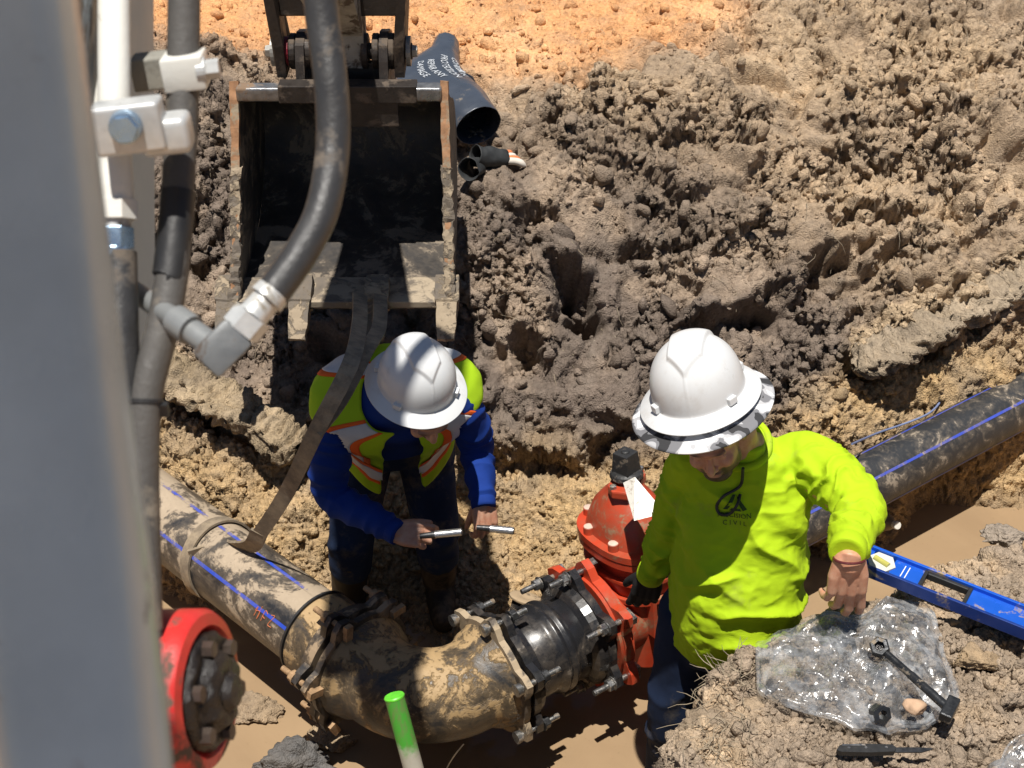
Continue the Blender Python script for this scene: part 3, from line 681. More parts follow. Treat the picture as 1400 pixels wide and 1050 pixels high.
ring_bolts(valve, DR, VS + 0.15, 6, 0.216, 0.30, 0.16, M_STEEL, M_DKSTEEL, 0.10)
tag(valve, 'orange gate valve with black square operating nut and a white tag', 'valve')
# white tag hanging on the bonnet
tagm, b, p = newmat('muddy_tag'); co = b.coord()
p_n = b.ramp(b.noise(co, 45, 5, 0.7), [(0.55, 0.0), (0.66, 1.0)]); b.link(b.mix(p_n, (0.80, 0.79, 0.72), (0.42, 0.33, 0.24)), p.inputs['Base Color']); p.inputs['Roughness'].default_value = 0.5
bm = bmesh.new(); c0 = VM @ Vector((0, 0, 0.5)); tl = at(853, 661, d=(4.35)); 
tq = [at(852, 660, d=4.345), at(868, 652, d=4.36), at(895, 684, d=4.315), at(891, 706, d=4.29), at(867, 712, d=4.285)]
ff = bm.faces.new([bm.verts.new(q) for q in tq]); bmesh.ops.solidify(bm, geom=[ff], thickness=0.0015)
bm_obj('tag', bm, tagm, valve)
# pipe beyond the valve up to the right run
bm = bmesh.new(); add_prism(bm, gland_outline(0.186, 6, 0.236, 8, 0.30), 0.028, along(DR, 1.09)); put(bm_obj('collar', bm, M_SLEEVE, None, bevel=0.002), right_pipe)
# clay smeared band on the right pipe, and the tracer wire lying along it
bm = bmesh.new(); add_lathe(bm, [(0.109, 0.0), (0.124, 0.02), (0.129, 0.07), (0.123, 0.13), (0.110, 0.17)], along(DR, 1.335), 48)
for v in bm.verts: v.co += Vector([random.uniform(-0.004, 0.004) for _ in range(3)])
bm_obj('mud_collar', bm, muddy('dry_mud_band', (0.20, 0.16, 0.12), (0.30, 0.24, 0.18), 0.5, 0.9, (12, 12, 12), wetmud=0.95, bump=0.8), right_pipe, smooth=True, autosmooth=False)
def on_pipe(direction, s, ang, r, X, U, dz=0): return BEND + direction * s + (X * math.cos(R(ang)) + U * math.sin(R(ang))) * r + Vector((0, 0, dz))
# orange paint-pen mark on the left pipe near the joint
ctrp = BEND + DL * 0.60; tc = (Vector((0, 0, CAM_Z)) - ctrp); tc = (tc - DL * tc.dot(DL)).normalized(); sdn = DL.cross(tc).normalized()
if sdn.z > 0: sdn = -sdn
def pen(s, a): return BEND + DL * s + (tc * math.cos(R(a)) + sdn * math.sin(R(a))) * (PIPE_R + 0.0018)
bm_all = [[(0.66, 34), (0.655, 20), (0.66, 26), (0.64, 24), (0.645, 36), (0.64, 16)], [(0.625, 34), (0.62, 18), (0.605, 20)], [(0.625, 27), (0.610, 28)], [(0.59, 18), (0.575, 17), (0.59, 32), (0.573, 33)]]
for st_ in bm_all:
    bm = bmesh.new(); sweep(bm, catmull([pen(*q) for q in st_], 4), 0.0015, 6); bm_obj('paint_mark', bm, simple('orange_pen', (0.55, 0.17, 0.07), 0.6, 0, 0.3, 60), left_pipe, smooth=True)

# ================================================================ EXCAVATOR: bucket, linkage, stick, boom, lines, cab post
M_BKT = muddy('bucket_steel', (0.060, 0.055, 0.052), (0.26, 0.21, 0.155), 0.27, 0.55, (6, 6, 6), metal=0.25, bump=0.4)
M_BKTLIP = muddy('worn_lip', (0.20, 0.17, 0.14), (0.42, 0.34, 0.24), 0.42, 0.55, (8, 8, 8), metal=0.2, bump=0.5)
M_SHINE = simple('rubbed_steel', (0.30, 0.30, 0.30), 0.36, 0.7, 0.5, 25, dirt=(0.24, 0.16, 0.10), dirt_amt=0.25, dirt_scale=14, bump=0.4)
M_RUSTEDGE = simple('rust_edge', (0.38, 0.20, 0.10), 0.85, 0, 0.45, 25, dirt=(0.36, 0.29, 0.2), dirt_amt=0.3, dirt_scale=12, bump=0.6)
M_TOOTH = muddy('clay_caked_tooth', (0.14, 0.115, 0.09), (0.38, 0.30, 0.205), 0.38, 0.8, (12, 12, 12), wetmud=0.92, bump=0.8)
M_LINK = simple('greasy_dark_steel', (0.040, 0.032, 0.027), 0.55, 0.3, 0.4, 18, dirt=(0.12, 0.09, 0.065), dirt_amt=0.25, dirt_scale=9, bump=0.4)
M_GREY = simple('light_grey_paint', (0.52, 0.53, 0.50), 0.42, 0, 0.12, 8, dirt=(0.30, 0.25, 0.19), dirt_amt=0.10, dirt_scale=10, bump=0.12)
M_WHITE = simple('off_white_paint', (0.74, 0.73, 0.67), 0.40, 0, 0.10, 10, dirt=(0.34, 0.28, 0.2), dirt_amt=0.08, dirt_scale=14, bump=0.15)
M_ZINC = simple('zinc_plate', (0.62, 0.63, 0.62), 0.42, 0.35, 0.25, 40, dirt=(0.3, 0.27, 0.22), dirt_amt=0.1, dirt_scale=30, bump=0.1)
M_BLUEZ = simple('blue_zinc', (0.36, 0.50, 0.66), 0.30, 0.8, 0.2, 40)
M_HOSE = simple('hydraulic_hose', (0.040, 0.040, 0.041), 0.42, 0, 0.3, 20, dirt=(0.17, 0.14, 0.11), dirt_amt=0.16, dirt_scale=8, bump=0.25, bump_scale=180)
M_HOSE2 = simple('dusty_hose', (0.085, 0.080, 0.074), 0.62, 0, 0.3, 16, dirt=(0.22, 0.19, 0.15), dirt_amt=0.22, dirt_scale=9, bump=0.3, bump_scale=150)
M_RED = simple('red_paint', (0.62, 0.035, 0.030), 0.36, 0, 0.3, 14, dirt=(0.13, 0.09, 0.065), dirt_amt=0.30, dirt_scale=16, bump=0.2)
M_GREASE = simple('black_grease', (0.018, 0.014, 0.012), 0.22, 0, 0.5, 40, bump=1.0, bump_scale=90)

BX = at(466, 140, y=4.52).x                                       # bucket centre line
BW = 0.352                                                        # half width
def bx(dx, y, z): return Vector((BX + dx, y, z))
BOFF = Vector((0, 0, 0))
bucket = empty('excavator_bucket', (BX, 4.6, 1.15))
prof = [(4.17, 1.165), (4.32, 1.170), (4.50, 1.180), (4.70, 1.215), (4.86, 1.30), (4.94, 1.40), (4.97, 1.50), (4.93, 1.585), (4.84, 1.645), (4.74, 1.69), (4.62, 1.75), (4.52, 1.80)]
pp = catmull([Vector((0, a, b)) for a, b in prof], 4)
bm = bmesh.new(); prev = None; th = 0.016
for i, p in enumerate(pp):                                        # curved shell with real plate thickness
    t = (pp[min(i + 1, len(pp) - 1)] - pp[max(i - 1, 0)]).normalized(); n = Vector((0, t.z, -t.y)); f = 1 - i / (len(pp) - 1); hw = BW + 0.016 * f
    ring = [bm.verts.new(Vector((BX - hw, p.y, p.z))), bm.verts.new(Vector((BX + hw, p.y, p.z))), bm.verts.new(Vector((BX + hw, p.y, p.z)) + n * th), bm.verts.new(Vector((BX - hw, p.y, p.z)) + n * th)]
    if prev:
        for k in range(4): bm.faces.new((prev[k], prev[(k + 1) % 4], ring[(k + 1) % 4], ring[k]))
    else: bm.faces.new(ring)
    prev = ring
bm.faces.new(prev[::-1]); bm_obj('shell', bm, M_BKT, bucket, smooth=True)
side = [(p.y, p.z) for p in pp] + [(4.47, 1.70), (4.40, 1.55), (4.31, 1.38), (4.24, 1.26)]
for sx in (-1, 1):
    bm = bmesh.new(); M = Matrix.Translation((BX + sx * (BW + 0.006), 0, 0)) @ Matrix(((0, 0, 1, 0), (1, 0, 0, 0), (0, 1, 0, 0), (0, 0, 0, 1)))
    add_prism(bm, side, 0.018, M)
    for v in bm.verts: v.co.x += sx * 0.016 * max(0, (1.80 - v.co.z) / 0.63)
    sp = bm_obj('side_plate', bm, M_BKT, bucket)
    bm = bmesh.new()                                              # worn edge strip of the side cutter
    e = [Vector((4.535, 0, 1.845)), Vector((4.47, 0, 1.70)), Vector((4.40, 0, 1.55)), Vector((4.31, 0, 1.38)), Vector((4.23, 0, 1.25)), Vector((4.18, 0, 1.175))]
    pth = catmull([Vector((BX + sx * (BW + 0.006 + 0.016 * max(0, (1.80 - q.z) / 0.63)), q.x - 0.012, q.z)) for q in e], 5)
    sweep(bm, pth, 1.0, section=[(-0.013, -0.014), (0.013, -0.014), (0.013, 0.014), (-0.013, 0.014)], up=Vector((1, 0, 0)))
    for v in bm.verts: v.co += Vector([random.uniform(-0.0025, 0.0025) for _ in range(3)])
    put(bm_obj('side_cutter', bm, M_RUSTEDGE, None, bevel=0.002), sp)
    bm = bmesh.new(); sweep(bm, pth[9:], 1.0, section=[(-0.017, -0.017), (0.017, -0.017), (0.017, 0.017), (-0.017, 0.017)], up=Vector((1, 0, 0))); bmesh.ops.subdivide_edges(bm, edges=bm.edges[:], cuts=2, use_grid_fill=True)
    for v in bm.verts: v.co += Vector((mnoise.noise(v.co * 40), mnoise.noise(v.co * 40 + Vector((5, 0, 0))), mnoise.noise(v.co * 40 + Vector((0, 7, 0))))) * 0.011
    put(bm_obj('caked_clay', bm, M_TOOTH, None), sp)
bm = bmesh.new(); add_box(bm, bx(0, 4.505, 1.812), (2 * BW - 0.004, 0.055, 0.050)); tb = bm_obj('top_bar', bm, M_SHINE, bucket, bevel=0.010, seg=3, smooth=True)
bm = bmesh.new(); add_box(bm, bx(0.03, 4.505, 1.815), (0.47, 0.066, 0.062)); add_box(bm, bx(0.06, 4.49, 1.74), (0.28, 0.02, 0.09)); bm_obj('hinge_plate', bm, M_LINK, bucket, bevel=0.004)
bm = bmesh.new(); add_box(bm, bx(0, 4.245, 1.172), (2 * BW + 0.034, 0.17, 0.026)); lip = bm_obj('cutting_lip', bm, M_BKTLIP, bucket, bevel=0.004)
TEETH = [-0.400, -0.150, 0.118, 0.362]
for k, tx in enumerate(TEETH):                                    # each tooth: adapter on the lip and a tapering point
    bm = bmesh.new(); w = 0.036; M = Matrix.Translation(bx(tx, 4.19, 1.172)) @ Matrix.Rotation(R(24), 4, 'X')
    secs = [(0.09, 0.040, 0.030), (0.03, 0.043, 0.040), (-0.02, 0.041, 0.036), (-0.025, 0.036, 0.030), (-0.11, 0.033, 0.018), (-0.165, 0.029, 0.007)]
    prev = None
    for yy, hw, hh in secs:
        ring = [bm.verts.new(M @ Vector(((-1) ** ((c + 1) // 2) * hw if False else (hw if c in (1, 2) else -hw), yy, (hh if c in (2, 3) else -hh)))) for c in range(4)]
        if prev: 
            for c in range(4): bm.faces.new((prev[c], prev[(c + 1) % 4], ring[(c + 1) % 4], ring[c]))
        else: bm.faces.new(ring)
        prev = ring
    bm.faces.new(prev[::-1]); bmesh.ops.subdivide_edges(bm, edges=bm.edges[:], cuts=3, use_grid_fill=True)
    for v in bm.verts: v.co += Vector((mnoise.noise(v.co * 30 + Vector((k, 0, 0))), mnoise.noise(v.co * 30 + Vector((0, 9, k))), mnoise.noise(v.co * 30 + Vector((4, k, 0))))) * 0.004
    bm_obj('tooth', bm, M_TOOTH, bucket)
PIN = bx(0, 4.64, 1.905)
for dx in (-0.135, 0.150):                                        # ears that carry the pin
    bm = bmesh.new(); M = Matrix.Translation((BX + dx, 0, 0)) @ Matrix(((0, 0, 1, 0), (1, 0, 0, 0), (0, 1, 0, 0), (0, 0, 0, 1)))
    add_prism(bm, [(4.53, 1.80), (4.86, 1.60), (4.82, 1.86), (4.72, 1.955), (4.64, 1.975), (4.575, 1.95), (4.555, 1.90)], 0.030, M); bm_obj('bucket_ear', bm, M_LINK, bucket, bevel=0.003)
bm = bmesh.new(); add_box(bm, bx(0.0, 4.62, 1.825), (0.30, 0.03, 0.10)); bm_obj('ear_web', bm, M_LINK, bucket, bevel=0.003)
tag(bucket, 'muddy steel digging bucket with worn teeth hanging over the bank', 'bucket')

exc = empty('excavator', (-0.6, 0.2, 1.2))
def sidep(x, th): return Matrix.Translation((x, 0, 0)) @ Matrix(((0, 0, 1, 0), (1, 0, 0, 0), (0, 1, 0, 0), (0, 0, 0, 1)))
bm = bmesh.new(); add_cyl(bm, PIN + Vector((-0.235, 0, 0)), PIN + Vector((0.245, 0, 0)), 0.028, n=20); pin = bm_obj('bucket_pin', bm, M_LINK, exc, smooth=True)
for sx in (-1, 1):
    bm = bmesh.new(); add_cyl(bm, PIN + Vector((sx * 0.225, 0, 0)), PIN + Vector((sx * 0.240, 0, 0)), 0.052, n=24); add_cyl(bm, PIN + Vector((sx * 0.240, 0, 0)), PIN + Vector((sx * 0.262, 0, 0)), 0.024, 0.020, 6); put(bm_obj('pin_cap', bm, simple('dusty_zinc', (0.34, 0.33, 0.30), 0.5, 0.5, 0.3, 30), None), pin)
    for q in (0.075, 0.112, 0.165):                               # seal rings beside the ears
        bm = bmesh.new(); xx = sx * q + (0.008 if sx > 0 else 0); add_cyl(bm, PIN + Vector((xx - 0.011, 0, 0)), PIN + Vector((xx + 0.011, 0, 0)), 0.062, n=18); bmesh.ops.bevel(bm, geom=bm.edges[:], offset=0.003, segments=1, affect='EDGES'); put(bm_obj('seal_ring', bm, M_LINK, None), pin)
bm = bmesh.new(); add_cyl(bm, PIN + Vector((-0.200, 0, 0)), PIN + Vector((-0.180, 0, 0)), 0.050, n=18); put(bm_obj('red_shim', bm, simple('dirty_red', (0.38, 0.03, 0.05), 0.5, 0, 0.4, 30), None), pin)
for sx in (-1, 1):                                                # link plates either side, joined by a cross plate
    bm = bmesh.new(); add_prism(bm, [(4.575, 1.835), (4.70, 1.835), (4.735, 1.93), (4.73, 2.10), (4.78, 2.45), (4.62, 2.50), (4.555, 2.15), (4.56, 1.95)], 0.032, sidep(BX + sx * 0.203, 0))
    for v in bm.verts:
        if v.co.z > 2.0: v.co.x += sx * 0.02
    bm_obj('link_plate', bm, M_LINK, exc, bevel=0.004)
bm = bmesh.new(); add_box(bm, Vector((BX, 4.62, 2.115)), (0.46, 0.05, 0.14)); add_box(bm, Vector((BX, 4.66, 2.38)), (0.40, 0.06, 0.22)); bm_obj('cross_plate', bm, M_LINK, exc, bevel=0.006)
APEX = Vector((-0.700, 2.62, 4.62))
def beam(name, pts, w, h, mat, parent):
    """box beam along points; w across (x), h (list) in its own plane"""
    bm = bmesh.new(); prev = None
    for i, p in enumerate(pts):
        t = (pts[min(i + 1, len(pts) - 1)] - pts[max(i - 1, 0)]).normalized(); n = Vector((1, 0, 0)).cross(t).normalized(); hh = h[i] if isinstance(h, list) else h; ww = w[i] if isinstance(w, list) else w
        ring = [bm.verts.new(p + Vector((a * ww / 2, 0, 0)) + n * b * hh / 2) for a, b in ((-1, -1), (1, -1), (1, 1), (-1, 1))]
        if prev:
            for k in range(4): bm.faces.new((prev[k], prev[(k + 1) % 4], ring[(k + 1) % 4], ring[k]))
        else: bm.faces.new(ring)
        prev = ring
    bm.faces.new(prev[::-1]); return bm_obj(name, bm, mat, parent, bevel=0.008)
M_STICK = simple('scuffed_grey_paint', (0.32, 0.31, 0.27), 0.6, 0, 0.35, 14, dirt=(0.10, 0.08, 0.06), dirt_amt=0.35, dirt_scale=12, bump=0.4)
sd_ = (APEX - PIN); st = PIN.copy(); 
beam('stick', [PIN + Vector((0.015, 0.01, -0.05)), PIN + Vector((0.015, 0.02, 0.10)), PIN + sd_ * 0.12 + Vector((0, 0.05, 0.05)), PIN + sd_ * 0.5, APEX + Vector((0, -0.15, 0.12))], [0.135, 0.135, 0.18, 0.32, 0.32], [0.10, 0.14, 0.20, 0.30, 0.30], M_STICK, exc)
boom_pts = [Vector((-0.435, 0.58, 2.30)), Vector((-0.435, 0.96, 2.90)), Vector((-0.435, 1.28, 3.36)), Vector((-0.53, 1.80, 4.20)), APEX + Vector((-0.01, 0.05, 0.05))]
beam('boom', boom_pts, [0.16, 0.16, 0.16, 0.20, 0.20], [0.30, 0.26, 0.24, 0.26, 0.26], simple('shaded_grey_paint', (0.30, 0.39, 0.46), 0.4, 0, 0.12, 6, dirt=(0.2, 0.17, 0.14), dirt_amt=0.1, bump=0.1), exc)
bm = bmesh.new(); add_cyl(bm, APEX + Vector((-0.0, -0.55, 0.30)), APEX + (PIN - APEX) * 0.55 + Vector((0, -0.02, 0.30)), 0.05, n=20); add_cyl(bm, APEX + (PIN - APEX) * 0.55 + Vector((0, -0.02, 0.30)), PIN + Vector((0, 0.05, 0.50)), 0.028, n=16); bm_obj('bucket_cylinder', bm, M_LINK, exc, smooth=True)
bm = bmesh.new(); sweep(bm, catmull([APEX + Vector((0.04, -0.7, 0.0)), APEX + Vector((0.03, 0.0, 0.02)), APEX + Vector((0.20, 0.22, 0.02)), APEX + Vector((0.320, 0.5, -0.25)), APEX + Vector((0.33, 0.9, -0.75)), APEX + Vector((0.16, 1.1, -1.2))], 8), 0.028, 12); bm_obj('shadow_hose', bm, M_HOSE, exc, smooth=True)  # unseen hose, added and bent so its shadow crosses the bending man's hat

# ---- hydraulic lines beside the boom
def tube(name, pix_pts, r, mat, parent=exc, n=20, sm=8):
    bm = bmesh.new(); sweep(bm, catmull([at(x, y, d=d) for x, y, d in pix_pts], sm), r, n); return bm_obj(name, bm, mat, parent, smooth=True)
tube('steel_line', [(156, -40, 1.20), (156, 60, 1.18), (157, 150, 1.17), (158, 230, 1.17)], 0.0136, M_WHITE)
tube('steel_line', [(119, -40, 1.22), (122, 100, 1.20), (126, 180, 1.19), (132, 320, 1.18)], 0.0110, M_WHITE)
def clamp_block(cx, cy, d, w, h, t, mat, roll=0.0):
    """block facing the camera side of the boom, given by picture centre, size in metres"""
    c = at(cx, cy, d=d); view = (c - Vector((0, 0, CAM_Z))).normalized(); q = frame_from(-view, Vector((0, 0, 1))) @ Matrix.Rotation(roll, 3, 'Z'); return c, q, (w, h, t)
c, q, s_ = clamp_block(178, 172, 1.13, 0.055, 0.040, 0.030, M_ZINC)
q = q @ Matrix.Rotation(R(-12), 3, 'Y') @ Matrix.Rotation(R(14), 3, 'X')
bm = bmesh.new(); add_box(bm, c, s_, q); cl = bm_obj('line_clamp', bm, M_ZINC, exc, bevel=0.004, seg=3, smooth=True)
bm = bmesh.new(); u = q.col[2]; b0 = c + u * 0.014 + q.col[1] * 0.004; add_cyl(bm, b0, b0 + u * 0.010, 0.0135, 0.0125, 24); add_prism(bm, hexpts(0.0108), 0.004, Matrix.Translation(b0 + u * 0.0115) @ q.to_4x4()); put(bm_obj('clamp_bolt', bm, M_BLUEZ, None, bevel=0.0006), cl)
bm = bmesh.new(); add_box(bm, at(228, 182, d=1.145), (0.040, 0.030, 0.034), q); bm_obj('hose_clamp', bm, M_ZINC, exc, bevel=0.007, seg=3, smooth=True)
bm = bmesh.new(); add_box(bm, at(207, 97, d=1.24), (0.030, 0.028, 0.034), q); cb = bm_obj('line_clamp', bm, M_STICK, exc, bevel=0.002)
bm = bmesh.new(); add_box(bm, at(254, 96, d=1.20), (0.036, 0.0285, 0.040), q); cb2 = bm_obj('line_clamp', bm, M_WHITE, exc, bevel=0.003, seg=2, smooth=True)
bm = bmesh.new(); x0 = at(276, 96, d=1.19); ax = q.col[0]; add_cyl(bm, x0 - ax * 0.004, x0 + ax * 0.004, 0.011, n=20); add_prism(bm, hexpts(0.0085), 0.012, Matrix.Translation(x0 + ax * 0.009) @ frame_from(ax).to_4x4()); put(bm_obj('clamp_bolt', bm, M_ZINC, None, bevel=0.0006), cb2)
# fitting below the clamp: swage, hex, nut, hose
axd = (at(158, 300, d=1.17) - at(157, 230, d=1.17)).normalized()
def vpt(py, px=158, d=1.17): return at(px, py, d=d)
bm = bmesh.new(); add_cyl(bm, vpt(215), vpt(258), 0.0132, 0.0150, 24); add_cyl(bm, vpt(255), vpt(275), 0.0150, 0.0150, 24); ft = bm_obj('line_fitting', bm, M_WHITE, exc, smooth=True)
bm = bmesh.new(); add_prism(bm, hexpts(0.0185), (vpt(300) - vpt(274)).length, Matrix.Translation((vpt(300) + vpt(274)) / 2) @ frame_from(axd).to_4x4()); put(bm_obj('fitting_hex', bm, M_WHITE, None, bevel=0.001), ft)
bm = bmesh.new(); add_cyl(bm, vpt(299), vpt(313), 0.0125, n=20); put(bm_obj('thread', bm, M_ZINC, None, smooth=True), ft)
bm = bmesh.new(); add_prism(bm, hexpts(0.0155), (vpt(340) - vpt(311)).length, Matrix.Translation((vpt(340) + vpt(311)) / 2 ) @ frame_from(axd).to_4x4()); add_cyl(bm, vpt(338), vpt(352), 0.0145, n=20); put(bm_obj('swivel_nut', bm, M_BLUEZ, None, bevel=0.0008), ft)
tube('hydraulic_hose', [(163, 345, 1.17), (165, 430, 1.165), (167, 520, 1.16), (168, 640, 1.16), (170, 780, 1.16)], 0.0145, M_HOSE)
tube('hydraulic_hose', [(252, -60, 1.20), (251, 60, 1.20), (249, 160, 1.20), (243, 260, 1.19), (237, 360, 1.18), (222, 450, 1.17), (200, 540, 1.16), (195, 640, 1.16), (197, 760, 1.16), (200, 860, 1.16)], 0.0137, M_HOSE2)
bm = bmesh.new(); pth = catmull([at(244, 262, d=1.19), at(240, 310, d=1.185), at(233, 372, d=1.178), at(231, 380, d=1.177)], 6); sweep(bm, pth, 0.0146, 20); bm_obj('hose_sleeve', bm, M_RUBBER, exc, smooth=True)
bm = bmesh.new(); zt = at(198, 548, d=1.16); add_lathe(bm, [(0.0141, -0.002), (0.0155, -0.0015), (0.0155, 0.0015), (0.0141, 0.002)], Matrix.Translation(zt) @ frame_from((at(196, 600, d=1.16) - at(200, 500, d=1.16))).to_4x4(), 24); add_box(bm, zt + Vector((0.0165, -0.004, -0.006)), (0.006, 0.006, 0.012)); bm_obj('cable_tie', bm, M_RUBBER, exc)
# the loose auxiliary hose hanging in front, with crimp ferrule and elbow fitting
tube('auxiliary_hose', [(432, -80, 1.14), (440, 20, 1.15), (452, 110, 1.15), (455, 200, 1.15), (441, 285, 1.14), (412, 345, 1.13), (372, 402, 1.12)], 0.0140, M_HOSE)
e0, e1, e2, e3 = at(374, 398, d=1.12), at(345, 432, d=1.115), at(330, 450, d=1.115), at(283, 497, d=1.11)
bm = bmesh.new(); add_cyl(bm, e0, e0.lerp(e1, 0.35), 0.0140, 0.0150, 24); add_cyl(bm, e0.lerp(e1, 0.35), e1, 0.0115, 0.0125, 24); fe = bm_obj('hose_ferrule', bm, M_ZINC, exc, smooth=True)
bm = bmesh.new(); add_prism(bm, hexpts(0.0165), (e2 - e1).length * 1.2, Matrix.Translation((e1 + e2) / 2) @ frame_from(e2 - e1).to_4x4()); put(bm_obj('ferrule_hex', bm, M_ZINC, None, bevel=0.001), fe)
ex = (e3 - e2).normalized(); ez = -(e2 - Vector((0, 0, CAM_Z))).normalized(); ey = ez.cross(ex)
bm = bmesh.new(); add_box(bm, (e2 + e3) / 2 + ex * 0.002, ((e3 - e2).length, 0.030, 0.030), Matrix((ex, ey, ez)).transposed()); eb = bm_obj('elbow_fitting', bm, simple('elbow_grey', (0.17, 0.18, 0.185), 0.5, 0.3, 0.25, 30, dirt=(0.1, 0.07, 0.05), dirt_amt=0.2, dirt_scale=25), exc, bevel=0.005, seg=2, smooth=True)
bm = bmesh.new(); add_cyl(bm, at(298, 478, d=1.118), at(244, 440, d=1.14), 0.0105, 0.0105, 20); add_cyl(bm, at(262, 452, d=1.13), at(240, 437, d=1.14), 0.0128, n=20); put(bm_obj('elbow_stub', bm, simple('stub_grey', (0.24, 0.25, 0.25), 0.45, 0.2, 0.2, 20), None, smooth=True), eb)
tube('stub_line', [(246, 441, 1.14), (215, 420, 1.18), (180, 395, 1.25)], 0.0090, MATS['stub_grey'])
# dirty red pivot bracket at the foot of the boom
bc = at(282, 945, d=1.20); tocam = -(bc - Vector((0, 0, CAM_Z))).normalized(); vax = (Vector((1, 0, 0)) * 0.96 + tocam * 0.22).normalized()
FM = Matrix.Translation(bc) @ frame_from(vax, Vector((0, 0, 1))).to_4x4()
bm = bmesh.new(); add_lathe(bm, [(0.058, -0.050), (0.066, -0.046), (0.070, -0.040), (0.070, -0.004), (0.066, 0.002), (0.056, 0.004), (0.052, -0.002), (0.050, -0.004)], FM, 56)
bd = bc - vax * 0.022 + Vector((0.0, -0.05, -0.13)); add_lathe(bm, [(0.040, -0.052), (0.062, -0.050), (0.062, -0.030), (0.040, -0.028)], FM @ Matrix.Translation((0, 0, 0)), 40)
rb = bm_obj('pivot_bracket', bm, M_RED, exc, bevel=0.002, smooth=True)
bm = bmesh.new(); add_lathe(bm, [(0.050, -0.006), (0.051, 0.003), (0.046, 0.009), (0.036, 0.008), (0.033, 0.014), (0.028, 0.020), (0.012, 0.022)], FM, 64)
bmesh.ops.subdivide_edges(bm, edges=bm.edges[:], cuts=1, use_grid_fill=True)
for v in bm.verts: v.co += Vector((mnoise.noise(v.co * 90), mnoise.noise(v.co * 90 + Vector((5, 0, 0))), mnoise.noise(v.co * 90 + Vector((0, 7, 0))))) * 0.0028
put(bm_obj('greasy_pin', bm, M_GREASE, None, smooth=True, autosmooth=False), rb)
bm = bmesh.new(); add_lathe(bm, [(0.016, 0.016), (0.017, 0.022), (0.013, 0.028), (0.004, 0.030)], FM, 20); put(bm_obj('grease_cap', bm, M_GREASE, None, smooth=True), rb)
for k in range(6):                                                # bolts round the hub face
    a = 2 * math.pi * k / 6 + 0.3; bm = bmesh.new(); add_prism(bm, hexpts(0.0075), 0.010, FM @ Matrix.Translation((0.041 * math.cos(a), 0.041 * math.sin(a), 0.011))); put(bm_obj('hub_bolt', bm, simple('greasy_bolt', (0.10, 0.075, 0.06), 0.4, 0.4, 0.4, 40, bump=0.4), None, bevel=0.001), rb)
# ---- cab post close to the lens, and an unseen roof added to shade it
def post_ring(py, xl, xr, d):
    a, b = at(xl, py, d=d), at(xr, py, d=d); w = b - a; dep = Vector((0, math.cos(PITCH), -math.sin(PITCH))) * w.length * 0.8; pts = []
    for k in range(24):
        t = 2 * math.pi * k / 24; x = math.copysign(abs(math.cos(t)) ** 0.55, math.cos(t)); y = math.copysign(abs(math.sin(t)) ** 0.55, math.sin(t)); pts.append((a + b) / 2 + w * 0.5 * x + dep * 0.5 * y)
    return pts
bm = bmesh.new(); prev = None
for py, xl, xr, d in ((-420, -170, 68, 0.60), (-200, -150, 84, 0.60), (0, -125, 98, 0.60), (260, -92, 132, 0.60), (520, -62, 164, 0.60), (800, -22, 203, 0.60), (1060, 14, 230, 0.60), (1500, 60, 280, 0.60)):
    ring = [bm.verts.new(p) for p in post_ring(py, xl, xr, d)]
    if prev:
        for k in range(24): bm.faces.new((prev[k], prev[(k + 1) % 24], ring[(k + 1) % 24], ring[k]))
    else: bm.faces.new(ring[::-1])
    prev = ring
bm.faces.new(prev); bm_obj('cab_post', bm, simple('cab_grey_paint', (0.56, 0.69, 0.75), 0.24, 0, 0.22, 7, dirt=(0.26, 0.25, 0.23), dirt_amt=0.12, dirt_scale=9, bump=0.1, bump_scale=20), exc, smooth=True, autosmooth=False)
bm = bmesh.new(); add_box(bm, Vector((-0.28, 0.20, 4.30)), (0.95, 0.66, 0.06)); bm_obj('post_shade_roof', bm, M_GREY, exc, bevel=0.015)
tag(exc, 'light grey excavator arm and cab post with hydraulic hoses and clamps', 'excavator')

# ---------------------------------------------------------------- lifting sling from the bucket tooth to the left pipe
M_SLING, b, p = newmat('sling_webbing'); co = b.coord(); g_ = b.new('ShaderNodeNewGeometry').outputs['Position']
wv = b.new('ShaderNodeTexWave', wave_type='BANDS', bands_direction='DIAGONAL'); wv.inputs['Scale'].default_value = 160; wv.inputs['Distortion'].default_value = 0.6; b.link(co, wv.inputs['Vector'])
b.link(b.mix(b.ramp(b.noise(g_, 14, 5, 0.7), [(0.4, 0.0), (0.65, 1.0)]), (0.19, 0.15, 0.105), (0.36, 0.285, 0.19)), p.inputs['Base Color']); p.inputs['Roughness'].default_value = 0.9
b.link(b.bump(wv.outputs['Fac'], 0.5, 0.002), p.inputs['Normal'])
sling = empty('lifting_sling', bx(TEETH[2], 4.1, 1.1))
def strap(name, pts, w, t, up, mat=M_SLING, sm=6):
    bm = bmesh.new(); sweep(bm, catmull(pts, sm), 1.0, section=[(-w, -t), (w, -t), (w, t), (-w, t)], up=up); o = bm_obj(name, bm, mat, None, bevel=0.0008); put(o, sling); return o
tp = bx(TEETH[2], 4.09, 1.115)
LS = 1.02
pl = BEND + DL * LS
top_out = pl + Vector((0.03, 0.03, PIPE_R + 0.02))
c1 = at(345, 745, d=4.72); c2 = at(432, 590, d=4.16); c3 = at(478, 500, d=4.14)
strap('strap', [c1, c1.lerp(c2, 0.5) + Vector((0.01, 0, -0.01)), c2, c3, at(491, 445, d=4.50), at(492, 402, d=4.84)], 0.025, 0.004, Vector((-0.1, 0.8, -0.58)))
strap('strap', [c2, at(466, 545, d=4.16), at(500, 480, d=4.30), at(518, 448, d=4.55), at(520, 404, d=4.85)], 0.024, 0.004, Vector((0.3, 0.8, -0.58)))
lp = []
